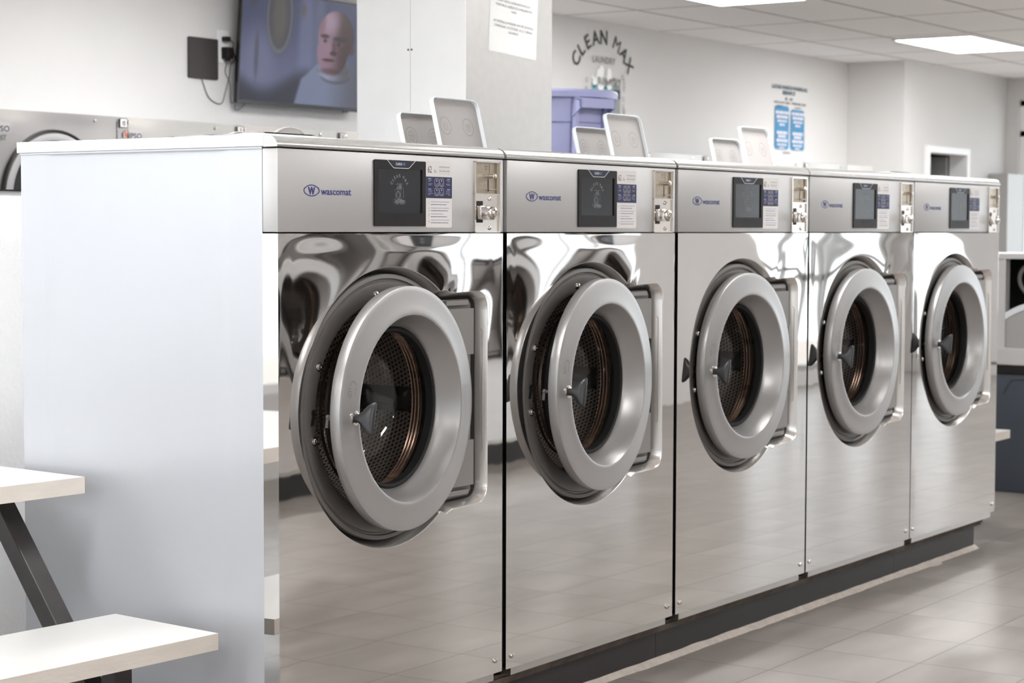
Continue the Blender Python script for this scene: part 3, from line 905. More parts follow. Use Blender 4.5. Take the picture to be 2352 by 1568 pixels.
# back wall: bulkhead over the dryers, solid to the left of them
DX0 = 2.33
WX0, WX1 = -8.0, -1.6
bm = B(XL, YB, 0, WX0, YB+.15, H); box(bm, WX1, YB, 0, DX0-.01, YB+.15, H); box(bm, WX0, YB, 0, WX1, YB+.15, .45); box(bm, WX0, YB, 2.5, WX1, YB+.15, H); box(bm, DX0-.01, YB, 1.845, 11.65, YB+.15, H); box(bm, 11.15, YB-.23, 0, 11.65, YB+.15, 1.845)
struct('wall_back', bm, WALL)
bm = B(DX0-.1, 4.62, 0, 11.7, 4.75, 1.845); box(bm, DX0-.1, YB+.15, 1.84, 11.7, 4.75, 1.90); struct('wall_behind_dryers', bm, WALL)
bm = bmesh.new()
for i in range(5):
    xx = WX0+.025+(WX1-WX0-.05)*i/4; box(bm, xx-.025, YB+.05, .45, xx+.025, YB+.11, 2.5)
for zz in (.475, 1.9, 2.475): box(bm, WX0, YB+.05, zz-.025, WX1, YB+.11, zz+.025)
w4 = struct('window_4', bm, FRAME_WHITE)
bm = B(WX0, YB+.077, .45, WX1, YB+.083, 2.5); obj('pane', bm, PANE, w4)
ld = bpy.data.lights.new('window_portal', 'AREA'); ld.shape = 'RECTANGLE'; ld.size = WX1-WX0; ld.size_y = 2.05; ld.cycles.is_portal = True
lo = bpy.data.objects.new('window_portal', ld); COL.objects.link(lo); lo.location = ((WX0+WX1)/2, YB+.03, 1.475); lo.rotation_euler = Vector((0, -1, 0)).to_track_quat('-Z', 'Y').to_euler()
bm = B(-14, YB+.2, -.14, 1.5, YB+8, -.12); struct('ground_back', bm, CAULK)
# projecting block with the doorway
bm = B(11.65, 3.45, 0, 12.145, 3.57, H); box(bm, 12.985, 3.45, 0, XR, 3.57, H); box(bm, 12.145, 3.45, 2.0, 12.985, 3.57, H)
box(bm, 11.65, 3.57, 0, 11.77, 4.75, H)
struct('wall_doorway', bm, WALL)
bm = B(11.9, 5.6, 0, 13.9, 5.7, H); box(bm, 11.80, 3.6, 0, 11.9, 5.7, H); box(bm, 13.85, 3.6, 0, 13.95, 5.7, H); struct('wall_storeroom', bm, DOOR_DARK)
bm = bmesh.new()
box(bm, 12.085, 3.425, 0, 12.15, 3.59, 2.03); box(bm, 12.98, 3.425, 0, 13.045, 3.59, 2.03); box(bm, 12.15, 3.425, 1.975, 12.98, 3.59, 2.03)
dr = struct('door_1', bm, FRAME_WHITE)
bm = B(12.94, 3.60, .01, 12.98, 4.38, 1.965, bev=.003); obj('door_leaf', bm, DOOR_GREY, dr)
# front wall
bm = B(XL, YF-.14, 0, 10.9, YF, H); box(bm, 13.75, YF-.14, 0, XR, YF, H); box(bm, 10.9, YF-.14, 0, 13.75, YF, .12); box(bm, 10.9, YF-.14, 2.5, 13.75, YF, H); struct('wall_front', bm, WALL)
bm = bmesh.new()
for xx, hw in ((10.925, .025), (11.75, .03), (12.55, .03), (12.75, .03), (13.725, .025)): box(bm, xx-hw, YF-.1, .12, xx+hw, YF-.04, 2.5)
for zz in (.145, .92, 2.1, 2.475): box(bm, 10.9, YF-.1, zz-.025, 13.75, YF-.04, zz+.025)
w3 = struct('window_3', bm, GREY_PANEL)
bm = B(10.9, YF-.073, .12, 13.75, YF-.067, 2.5); obj('pane', bm, PANE, w3)
ld = bpy.data.lights.new('window_portal', 'AREA'); ld.shape = 'RECTANGLE'; ld.size = 2.8; ld.size_y = 2.38; ld.cycles.is_portal = True
lo = bpy.data.objects.new('window_portal', ld); COL.objects.link(lo); lo.location = (12.325, YF-.02, 1.31); lo.rotation_euler = Vector((0, 1, 0)).to_track_quat('-Z', 'Y').to_euler()
bm = B(9, YF-6, -.12, 20, YF-.2, -.1); struct('ground_front', bm, CAULK)
# window walls
def window_wall(name, wname, x, y0, y1, z0, z1, xin, ya, yb, nm):
    bm = bmesh.new(); t = .14
    xa, xb = min(x, x+t*xin), max(x, x+t*xin)
    box(bm, xa, ya, 0, xb, y0, H); box(bm, xa, y1, 0, xb, yb, H)
    if z0 > 0: box(bm, xa, y0, 0, xb, y1, z0)
    box(bm, xa, y0, z1, xb, y1, H); struct(name, bm, WALL)
    bm = bmesh.new(); xm = (xa+xb)/2
    for i in range(nm+1):
        y = y0+(y1-y0)*i/nm; y = min(max(y, y0+.025), y1-.025); box(bm, xm-.03, y-.025, z0, xm+.03, y+.025, z1)
    for z in (z0+.025, z1-.025, min(z1-.3, 2.2)): box(bm, xm-.03, y0, z-.025, xm+.03, y1, z+.025)
    w = struct(wname, bm, FRAME_WHITE)
    bm = B(xm-.003, y0, z0, xm+.003, y1, z1); obj('pane', bm, PANE, w)
    ld = bpy.data.lights.new('window_portal', 'AREA'); ld.shape = 'RECTANGLE'; ld.size = y1-y0; ld.size_y = z1-z0
    ld.cycles.is_portal = True
    lo = bpy.data.objects.new('window_portal', ld); COL.objects.link(lo)
    lo.location = (xm + (.06 if x < 0 else -.06), (y0+y1)/2, (z0+z1)/2)
    lo.rotation_euler = (0, math.radians(-90 if x < 0 else 90), 0)
    lo.rotation_euler = Vector((1 if x < 0 else -1, 0, 0)).to_track_quat('-Z', 'Y').to_euler()
window_wall('wall_left', 'window_1', XL, -4.0, 3.6, .75, 2.5, -1, YF, YB+.15, 5)
bm = B(XR, -3.95, .1, XR+.14, -3.3, 2.52); struct('trim_6', bm, WALL)
window_wall('wall_right', 'window_2', XR, -4.35, 3.33, .12, 2.5, 1, YF, 3.6, 4)
bm = B(XL-1.8, -5.2, -.12, XL-.24, 5.2, -.1); struct('ground_left', bm, CAULK)
bm = B(XR+.24, -5.2, -.12, XR+6, 5.2, -.1); struct('ground_right', bm, CAULK)

# service block behind the row
bm = B(.40, 1.50, 0, 4.6, 2.45, 1.436); struct('wall_service', bm, STUCCO)
bm = B(.385, 1.485, 1.4365, 4.615, 2.465, 1.4405); struct('trim_5', bm, BLACK)

# column between the rows
bm = bmesh.new()
box(bm, 2.1285, 1.0, 0, 2.664, 1.4765, H, mi=1)
box(bm, 2.126, 1.001, 0, 2.1285, 1.2375, H, mi=0); box(bm, 2.1262, 1.2395, 0, 2.1285, 1.476, H, mi=0)
c = struct('wall_column', bm, [COL_WHITE, COL_METAL])
bm = bmesh.new()
for y in (1.232, 1.247): lathe_z(bm, 0, 0, [(.0035, 0), (.0035, .002), (.0005, .003)], 12)
vs = list(bm.verts); h_ = len(vs)//2
for i, v in enumerate(vs):
    y = 1.232 if i < h_ else 1.247; co = v.co.copy(); v.co = (2.126-co.z, y+co.x, 1.953+co.y)
obj('column_screw', bm, DARKGREY, c)
# notice on the column
d = Dec(planeM((2.261, .9995, 1.951)), .0005)
PWd, PHt = .298, .385
tl = math.radians(-3.0)
def R2(u, v): return (u*math.cos(tl)-v*math.sin(tl), u*math.sin(tl)+v*math.cos(tl))
d.poly([R2(0,0), R2(PWd,0), R2(PWd,PHt), R2(0,PHt)], PAPER, 0)
rows = [(.338,'PLEASE PUT ALL'), (.318,'POWDER DETERGENT & PODS'), (.300,'INTO THE DRUM OF THE MACHINE.'), (.262,'DO NOT STOP THE MACHINE WHEN IT IS'), (.246,'STARTED. IF STOPPED, YOU WILL BE CHARGED'), (.230,'AGAIN'),
        (.178,'PONGA TODO EL DETERGENTE EN POLVO Y'), (.162,'"PODS" EN EL TAMBOR DE LA MAQUINA POR'), (.146,'FAVOR'),
        (.104,'NO DETENGA LA MAQUINA UNA VEZ QUE INICIA'), (.088,'COMENZARE. SI SE DETIENE, SE LE COBRARA'), (.072,'NUEVAMENTE')]
for v, s in rows:
    u_, v_ = R2(PWd/2, v); d.text(s, u_, v_, .0088, PAPER_INK, 1, rot=tl, width=min(.25, .0062*len(s)))
u0, v0 = R2(.04, .214); u1, v1 = R2(PWd-.04, .214); d.line([(u0,v0),(u1,v1)], .001, INK_GREY, 1)
o = d.obj('paper_notice'); tag(o, 'white paper notice with lines of grey capitals taped to the metal column', 'notice')

# ================================================================= CEILING LIGHTS
def ceiling_light(x0, y0, lbl, grp=None):
    x1, y1 = x0+1.22, y0+.61
    r = empty('ceiling_light', ((x0+x1)/2, (y0+y1)/2, H))
    bm = bmesh.new(); z0 = H-.012
    for a in ((x0, y0, x1, y0+.02), (x0, y1-.02, x1, y1), (x0, y0+.02, x0+.02, y1-.02), (x1-.02, y0+.02, x1, y1-.02)): box(bm, a[0], a[1], z0, a[2], a[3], H-.0005)
    obj('light_frame', bm, FRAME_WHITE, r)
    bm = B(x0+.02, y0+.02, H-.009, x1-.02, y1-.02, H-.004); obj('diffuser', bm, LIGHT_EMIT, r)
    tag(r, lbl, 'ceiling light', grp)
G = 'flat ceiling light panels'
YL = (2.22, -.22, -2.66)
for yi, y in enumerate(YL):
    for x in ((9.945, 6.115, 2.455, -1.205) if yi == 0 else (9.945, 6.115, 2.455, -1.205, -4.865)):
        if yi == 0 and x == 9.945: l = 'flat white ceiling light panel at upper right, the one shown whole'
        elif yi == 0 and x == 6.115: l = 'flat white ceiling light panel cut by the top edge, left of the whole one'
        else: l = 'flat white ceiling light panel overhead, outside the top of the photo'
        ceiling_light(x, y, l, G if 'outside' in l else None)

# ================================================================= DRYERS
def make_dryer():
    x0, y0 = 0, 3.70; DW = .796
    r = empty('tumble_dryer', (0, 3.70, 0))
    bm = B(x0+.002, y0+.02, .0, x0+DW, 4.6, 1.842); obj('dryer_cabinet', bm, WHITE_ENAMEL, r)
    for zc in (1.46, .53):
        bm = bmesh.new(); n = 96; cx = .41
        zlo, zhi = (.995, 1.842) if zc > 1 else (.06, .985)
        inner = [Vector((cx+.300*math.cos(2*PI*i/n), zc+.300*math.sin(2*PI*i/n))) for i in range(n)]; outer = []
        for p in inner:
            dd = (p-Vector((cx, zc))).normalized(); t = 1e9
            if dd.x > 1e-9: t = min(t, (DW-cx)/dd.x)
            if dd.x < -1e-9: t = min(t, (x0+.002-cx)/dd.x)
            if dd.y > 1e-9: t = min(t, (zhi-zc)/dd.y)
            if dd.y < -1e-9: t = min(t, (zlo-zc)/dd.y)
            outer.append(Vector((cx, zc))+dd*t)
        for q in ((.002, zlo), (DW, zlo), (DW, zhi), (.002, zhi)):
            q = Vector(q); i = min(range(n), key=lambda k: (outer[k]-q).length); outer[i] = q
        rows = []
        for j in range(9):
            t = j/8; row = []
            for i in range(n):
                p = inner[i].lerp(outer[i], t)
                e = min(p.x, DW-p.x, p.y-zlo, zhi-p.y); w = max(0, min(1, e/.05))
                row.append(bm.verts.new((p.x, 3.70+.005*w*noise.noise(Vector((p.x*4, p.y*5, zc))), p.y)))
            rows.append(row)
        for j in range(8):
            for i in range(n):
                k = (i+1) % n; bm.faces.new((rows[j][i], rows[j+1][i], rows[j+1][k], rows[j][k]))
        fp = obj('dryer_front', bm, DRYER_STEEL, r, smooth=True)
        if sum(p.normal.y*p.area for p in fp.data.polygons) > 0: fp.data.flip_normals()
        bm = bmesh.new()
        lathe(bm, cx, zc, [(.306, 3.702), (.305, 3.686), (.298, 3.682), (.292, 3.688)], n=80, mi=1)
        lathe(bm, cx, zc, [(.292, 3.688), (.288, 3.680), (.262, 3.676), (.245, 3.680), (.238, 3.70)], n=80)
        dd_ = obj('dryer_door', bm, [DOOR_SILVER, BLACK], r, smooth=True)
        bm = bmesh.new(); lathe(bm, cx, zc, [(.256, 3.676), (.15, 3.69), (.001, 3.695)], n=64); obj('dryer_window', bm, BLACK, dd_, smooth=True)
    bm = bmesh.new()
    for x in (.07, .66): screw(bm, x, 3.702, 1.818, .009)
    obj('dryer_screw', bm, CHROME, r, smooth=True)
    d = Dec(planeM((0, 3.6935, 0)), .0006)
    d.poly([(.034,1.772),(.046,1.772),(.060,1.786),(.066,1.773),(.052,1.748),(.034,1.748)], DRYER_STEEL, 0)
    d.poly([(.040,1.785),(.046,1.772),(.052,1.766),(.052,1.748),(.043,1.757)], RED, 1); d.poly([(.066,1.782),(.058,1.770),(.052,1.766),(.052,1.748),(.061,1.758)], RED, 1)
    d.rect(.068, 1.742, .158, 1.787, BADGE_GREY, 0)
    d.text('IPSO', .071, 1.746, .024, INK, 1, align='l', bold=.02, width=.082)
    d.text('PD30ST', .030, 1.708, .022, MURAL_INK, 1, align='l', width=.105)
    o = d.obj('brand_badge', r)
    return r
dry = make_dryer()
def number_plate(parent, num):
    d = Dec(planeM((0, 3.6935, 0)), .0006)
    d.rect(.014, 1.794, .058, 1.834, STICKER, 1); d.line([(.014,1.794),(.058,1.794),(.058,1.834),(.014,1.834)], .0045, MURAL_INK, 3, True)
    d.text(str(num), .036, 1.8015, .0245, MURAL_INK, 6, sx=.72, bold=.015)
    o = d.obj('number_plate'); o.parent = parent; o.location = (0, 0, 0)
    # printed in the dryer's own frame
    for v in o.data.vertices: v.co.y -= 3.70
DL = {11: 'tumble dryer at left edge behind the washers, round door partly showing',
      10: 'tumble dryer with plate number 10, behind the nearest washer',
      9: 'tumble dryer with plate number 9, under the television',
      8: 'tumble dryer with plate number 8, beside the white column'}
for k in range(11):
    r = dry if k == 0 else copy_tree(dry)
    if k == 0: kids = None
    r.location = (DX0+.8*k, 3.70, 0)
    n = 11-k
    lab = DL.get(n) or ('tumble dryer on the back wall, %s from the doorway end, only its top edge showing' % ('first','second','third','fourth','fifth','sixth','seventh')[n-1])
    tag(r, lab, 'tumble dryer', 'tumble dryers along the back wall')
for k, r in enumerate([o for o in COL.objects if o.name.split('.')[0] == 'tumble_dryer']):
    pass
for r in [o for o in COL.objects if o.type == 'EMPTY' and o.name.split('.')[0] == 'tumble_dryer']:
    number_plate(r, 11-round((r.location.x-DX0)/.8))

# ================================================================= TELEVISION
def tv_color(u, v):
    """soft picture: man with shaved head in a ribbed roll-neck, blurred blue room; u right 0-1, v up 0-1"""
    def sm(a, b, x):
        t = max(0, min(1, (x-a)/(b-a))); return t*t*(3-2*t)
    u0_ = u; u = u if u < .5 else .5+(u-.5)
    def mix(a, b, t): return tuple(p*(1-t)+q*t for p, q in zip(a, b))
    def blob(cu, cv, a, b, e=.35):
        d = math.sqrt(((u-cu)/a)**2+((v-cv)/b)**2); return 1-sm(1-e, 1+e, d)
    c = mix((96,100,132), (62,66,98), sm(.2, .9, v))
    c = mix(c, (120,126,160), .55*blob(.50, .55, .06, .6, .5))
    c = mix(c, (118,122,152), .6*blob(.13, .35, .12, .3, .6)); c = mix(c, (110,116,142), .5*blob(.60, .72, .04, .4, .6))
    c = mix(c, (66,62,62), .8*blob(.285, .80, .095, .34, .25)); c = mix(c, (98,92,80), .6*blob(.285, .80, .05, .25, .4))
    c = mix(c, (128,130,130), .5*(blob(.285, .80, .098, .35, .05)-blob(.285, .80, .085, .31, .05)))
    c = mix(c, (72,70,84), .7*blob(.12, .42, .016, .22, .4)); c = mix(c, (60,58,72), .7*blob(.08, .95, .03, .10, .5))
    c = mix(c, (84,74,72), .7*blob(.47, .88, .022, .06, .5))
    c = mix(c, (34,34,48), .9*(1-sm(.10, .30, v+.10*math.sin(u*9)))*(1-sm(.5, .6, u)))
    c = mix(c, (88,84,92), .8*blob(.97, .38, .07, .3, .4))
    # jumper
    sh = .165+.36*math.exp(-((u-.745)/.22)**2)
    body = sm(-.012, .012, sh-v)*sm(.41, .44, u-.20*v)
    jc = mix((128,136,166), (92,94,108), sm(.64, .94, u)); jc = mix(jc, tuple(q*.88 for q in jc), .5+.5*math.sin(u*420))
    c = mix(c, jc, body)
    c = mix(c, mix((146,152,178), (84,84,92), sm(.66, .86, u)), blob(.735, .34, .125, .11, .08))
    c = mix(c, (70,66,76), .6*max(0, blob(.75, .285, .12, .07, .1)-blob(.745, .315, .12, .07, .1)))
    # head
    hd = max(blob(.742, .67, .148, .245, .05), blob(.715, .51, .125, .215, .06))
    skin = mix((148,116,136), (58,38,38), sm(.66, .84, u)); skin = mix(skin, (168,146,166), .75*blob(.68, .80, .08, .10, .8))
    skin = mix(skin, (112,76,78), .55*blob(.62, .80, .03, .12, .6)); skin = mix(skin, (70,48,48), .6*blob(.83, .70, .06, .22, .7))
    c = mix(c, skin, hd)
    c = mix(c, (66,42,46), .95*blob(.650, .665, .036, .020, .4)); c = mix(c, (48,30,32), .95*blob(.775, .650, .054, .024, .4))
    c = mix(c, (132,108,122), .6*blob(.655, .622, .028, .022, .4)); c = mix(c, (44,30,38), .95*blob(.652, .622, .013, .018, .4))
    c = mix(c, (104,80,88), .6*blob(.770, .600, .036, .022, .4)); c = mix(c, (40,26,32), .95*blob(.765, .600, .015, .019, .4))
    c = mix(c, (76,46,50), .7*blob(.728, .570, .016, .07, .6)); c = mix(c, (44,24,26), .9*blob(.722, .508, .030, .020, .4))
    c = mix(c, (156,122,140), .6*blob(.685, .545, .016, .06, .7))
    c = mix(c, (84,52,54), .6*blob(.775, .49, .014, .06, .7))
    c = mix(c, (50,24,30), .95*blob(.685, .440, .048, .015, .4)); c = mix(c, (142,98,110), .6*blob(.680, .413, .038, .014, .5))
    c = mix(c, (66,42,46), .6*blob(.71, .335, .09, .03, .6))
    c = mix(c, (80,52,48), .8*blob(.878, .56, .016, .055, .4))
    return c
TVE = .42
def make_tv():
    w, h, t = 1.035, .585, .045
    x0, zb = 4.135, 1.966
    r = empty('television', (x0+w/2, 3.95, zb))
    bm = bmesh.new(); bz = .009
    box(bm, 0, -.004, 0, w, .0, .020); box(bm, 0, -.004, h-bz, w, 0, h); box(bm, 0, -.004, .02, bz, 0, h-bz); box(bm, w-bz, -.004, .02, w, 0, h-bz)
    box(bm, 0, 0, 0, w, .022, h, bev=.003); box(bm, .2, .022, .08, w-.2, t, h-.12, bev=.006)
    box(bm, .86, -.002, -.006, .90, .012, .001)
    tl = -math.radians(0)
    T = Matrix.Translation((x0, 3.872, zb)) @ Matrix.Rotation(math.radians(4.2), 4, 'X')
    bmesh.ops.transform(bm, matrix=T, verts=bm.verts)
    obj('tv_frame', bm, mat('tv_gloss_black', (20,19,21), .15), r)
    bm = bmesh.new(); nu, nv = 200, 120
    g = [[bm.verts.new((bz+(w-2*bz)*i/nu, -.0008, .02+(h-.02-bz)*j/nv)) for i in range(nu+1)] for j in range(nv+1)]
    for j in range(nv):
        for i in range(nu): bm.faces.new((g[j][i], g[j][i+1], g[j+1][i+1], g[j+1][i]))
    bmesh.ops.transform(bm, matrix=T, verts=bm.verts)
    m = bpy.data.materials.new('tv_picture'); m.use_nodes = True; nt = m.node_tree
    b = nt.nodes['Principled BSDF']; b.inputs['Base Color'].default_value = (.008,.008,.01,1); b.inputs['Roughness'].default_value = .3; b.inputs['Specular IOR Level'].default_value = .25
    a = nt.nodes.new('ShaderNodeVertexColor'); a.layer_name = 'Col'
    nt.links.new(a.outputs['Color'], b.inputs['Emission Color']); b.inputs['Emission Strength'].default_value = TVE
    s = obj('screen', bm, m, r)
    ca = s.data.color_attributes.new('Col', 'FLOAT_COLOR', 'POINT')
    k = 0
    for j in range(nv+1):
        for i in range(nu+1):
            ca.data[k].color = (*srgb(tv_color(i/nu, j/nv)), 1); k += 1
    bm = bmesh.new(); box(bm, 4.45, 3.90, 2.16, 4.85, 3.949, 2.40); obj('wall_mount', bm, BLACK, r)
    tag(r, 'wall-mounted television showing a man in a pale roll-neck jumper', 'television')
make_tv()
# set-top box, outlet, plugs, cables
bm = bmesh.new(); prism(bm, rrect_pts(3.861, 2.079, 4.072, 2.283, .008, 4), 3.937, 3.9495); tag(obj('wall_antenna', bm, mat('matt_black', (52,46,45), .6)), 'flat black square aerial box on the wall left of the television', 'antenna')
r = empty('wall_outlet', (4.118, 3.95, 2.25))
bm = bmesh.new(); prism(bm, rrect_pts(4.078, 2.168, 4.158, 2.333, .004, 3), 3.942, 3.9495); obj('outlet_plate', bm, FRAME_WHITE, r)
bm = bmesh.new()
for z in (2.205, 2.29): prism(bm, rrect_pts(4.100, z-.017, 4.136, z+.017, .01, 4), 3.939, 3.942)
obj('socket', bm, STICKER, r); tag(r, 'white double wall outlet between the black aerial and the television', 'outlet')
bm = B(4.096, 3.895, 2.188, 4.142, 3.9388, 2.246, bev=.004); box(bm, 4.112, 3.90, 2.176, 4.126, 3.93, 2.19, bev=.002)
tag(obj('power_adapter', bm, BLACK), 'black power adapter in the lower socket of the wall outlet', 'adapter')
bm = B(4.098, 3.905, 2.276, 4.134, 3.9388, 2.300, bev=.003); tag(obj('power_plug', bm, BLACK), 'small black plug in the upper socket of the wall outlet', 'plug')
def bez(pts, n=12):
    out = []; P = [Vector(p) for p in pts]
    for i in range(len(P)-1):
        p0 = P[max(i-1, 0)]; p1 = P[i]; p2 = P[i+1]; p3 = P[min(i+2, len(P)-1)]
        for k in range(n):
            t = k/n; out.append(.5*((2*p1)+(-p0+p2)*t+(2*p0-5*p1+4*p2-p3)*t*t+(-p0+3*p1-3*p2+p3)*t**3))
    out.append(P[-1]); return out
bm = bmesh.new(); tube(bm, bez([(3.955,3.943,2.080),(3.97,3.943,2.05),(4.005,3.943,1.99),(4.06,3.943,1.963),(4.105,3.943,1.966),(4.13,3.943,2.02),(4.16,3.943,2.10),(4.175,3.94,2.17),(4.24,3.93,2.22)]), .0022, 6)
tag(obj('cable', bm, DARKGREY), 'thin dark cable looping from the black aerial up behind the television', 'cable')
bm = bmesh.new(); tube(bm, bez([(4.119,3.915,2.178),(4.121,3.93,2.15),(4.130,3.943,2.12),(4.150,3.935,2.08),(4.158,3.932,2.04),(4.157,3.932,1.99),(4.18,3.932,1.97),(4.30,3.925,2.02)]), .0018, 6)
tag(obj('cable', bm, DARKGREY), 'thin cable hanging from the power adapter to behind the television', 'cable')
bm = bmesh.new(); tube(bm, bez([(4.130,3.91,2.285),(4.145,3.90,2.268),(4.165,3.92,2.245),(4.20,3.935,2.20),(4.26,3.93,2.18)]), .003, 6)
tag(obj('cable', bm, BLACK), 'thicker black cord from the upper plug into the back of the television', 'cable')
bm = bmesh.new(); tube(bm, bez([(4.22,3.93,2.02),(4.205,3.935,1.985),(4.196,3.94,1.945),(4.215,3.94,1.935),(4.25,3.935,1.955),(4.28,3.93,1.99)]), .0018, 6)
tag(obj('cable', bm, DARKGREY), 'short loop of cable hanging under the lower left corner of the television', 'cable')

# ================================================================= WALL MURAL, POSTER
d = Dec(planeM((7.80, 3.9485, 2.0)), .0025)
d.arc_text('CLEAN MAX', .005, .262, .345, math.radians(149), math.radians(31), .092, MURAL_INK, 1, 1.0, .02, .84)
d.text('LAUNDRY', .015, .425, .044, MURAL_GREY, 1, bold=.01, width=.29)
for (u, v, a, b, rt) in ((-.04,.335,.045,.055,.4),(-.085,.31,.05,.025,.5),(-.02,.375,.03,.035,0),(.075,.35,.030,.050,0),(-.13,.325,.012,.012,0),(-.03,.275,.04,.03,0),(.08,.275,.03,.02,0)):
    d.ell(u, v, a, b, FOAM, 2+.25*abs(u)*4+v, 24, rt)
d.rect(-.14, -.16, .135, .290, TEAL, 1); d.poly([(.135,-.16),(.225,-.12),(.225,.325),(.135,.290)], TEAL_DK, 1)
d.rect(.14, .20, .222, .26, MURAL_INK, 2); d.rect(.14, -.14, .215, .02, TEAL, 2)
d.ell(-.01, .15, .075, .10, PAPER, 2); d.ell(-.01, .15, .048, .065, MURAL_GREY, 3); d.ell(-.01, .15, .025, .03, PAPER, 4)
rnd = random.Random(5)
for i in range(26): d.ell(-.06+.26*rnd.random(), .290+.035*rnd.random(), .018, .014, MURAL_GREY if i % 2 else PAPER, 4+i*.08, 12)
for i in range(16): d.circ(-.20-.06*rnd.random() if i % 2 else .25+.03*rnd.random(), .26*rnd.random()+.05*(i % 3), .012, .014, .004, MURAL_GREY, 1, 12)
for (u, v) in ((-.11,.268),(-.06,.272),(.03,.266),(.09,.262)): d.ell(u, v, .018, .008, MURAL_INK, 2, 12)
tag(d.obj('wall_mural'), 'painted laundry sign with arched black lettering over a teal soap box', 'sign')
d = Dec(planeM((10.26, 3.9485, 1.90)), .003)
for (s, u, v, w) in (('LATHE WASCH WASHLAG', .32, .515, .62), ('SERVICE', .30, .475, .22)): d.text(s, u, v, .028, POSTER_NAVY, 1, width=w, bold=.03)
d.text('$1 - 60', .30, .432, .022, POSTER_NAVY, 1, width=.13, bold=.03)
d.text('REGULAR CARE   PREMIUM CARE', .33, .402, .018, MURAL_INK, 1, width=.55, bold=.01)
d.text('BASIC', .155, .388-.012, .014, MURAL_INK, 1, width=.10, bold=.02); d.text('COMFORT', .46, .372, .014, MURAL_INK, 1, width=.12, bold=.02)
for u0 in (.062, .335):
    d.rrect(u0, .050, u0+.243, .385-.02*(u0 > .2), .03, POSTER_BLUE, 1)
    for (v, w, h) in ((.333,.23,.022),(.300,.19,.022),(.268,.16,.015),(.240,.09,.016),(.178,.18,.022),(.150,.13,.020),(.118,.19,.022),(.086,.16,.014),(.062,.09,.012)):
        uu = u0+.1215-w/2; rr = random.Random(int(v*1000)); e = uu+w
        while uu < e:
            q = min(.02+.03*rr.random(), e-uu); d.rect(uu, v-h/2, uu+q, v+h/2, POSTER_PINK, 2); uu += q+.006
d.rect(.21, .020, .33, .032, MURAL_GREY, 1)
tag(d.obj('wall_poster'), 'service price poster with two blue columns, on the back wall beyond the lids', 'poster')

# ================================================================= LAVENDER BIN
cx, cy, zb = 4.25, 2.03, 1.4405
r = empty('storage_bin', (cx, cy, zb))
bm = bmesh.new()
lathe_z(bm, cx, cy, [(.01, zb), (.235, zb), (.243, zb+.02), (.262, zb+.365), (.268, zb+.37), (.282, zb+.505)], 64)
bmesh.ops.recalc_face_normals(bm, faces=bm.faces)
obj('bin_body', bm, LAVENDER, r, smooth=True, angle=25)
bm = bmesh.new()
lathe_z(bm, cx, cy, [(.280, zb+.478), (.300, zb+.480), (.303, zb+.505), (.297, zb+.515), (.279, zb+.515), (.275, zb+.50)], 64)
obj('bin_rim', bm, LAVENDER, r, smooth=True, angle=25)
for sgn in (0, 1):
    a = math.radians(-108)+sgn*PI; c_, s_ = math.cos(a), math.sin(a)
    bm = bmesh.new()
    def L(u, v, z): return (cx+(.262+u*.75)*c_-v*s_, cy+(.262+u*.75)*s_+v*c_, zb+z)
    for v in (-.10, .10):
        ps = [L(0, v, .48), L(.085, v, .47), L(.085, v, .43), L(.0, v, .39)]
        vs = [bm.verts.new(q) for q in ps]; v2 = [bm.verts.new(L(*t)) for t in ((0, v*.93, .48), (.085, v*.93, .47), (.085, v*.93, .43), (0, v*.93, .39))]
        bm.faces.new(vs); bm.faces.new(v2[::-1])
        for i in range(4): bm.faces.new((vs[i], v2[i], v2[(i+1) % 4], vs[(i+1) % 4]))
    ps = [(.02, .480), (.085, .470), (.085, .430), (.070, .430), (.068, .46), (.02, .468)]
    A = [bm.verts.new(L(u, -.10, z)) for u, z in ps]; C = [bm.verts.new(L(u, .10, z)) for u, z in ps]
    bm.faces.new(A); bm.faces.new(C[::-1])
    for i in range(6): bm.faces.new((A[i], C[i], C[(i+1) % 6], A[(i+1) % 6]))
    bmesh.ops.recalc_face_normals(bm, faces=bm.faces)
    obj('bin_handle', bm, LAVENDER, r)
    bm = bmesh.new()
    for v in (-.085, .085): bar(bm, L(.0, v, .0), L(.012, v, .44), .022, .02, (c_, s_, 0))
    obj('bin_rib', bm, LAVENDER, r)
tag(r, 'round lavender plastic bin with moulded handles standing beside the column', 'bin')

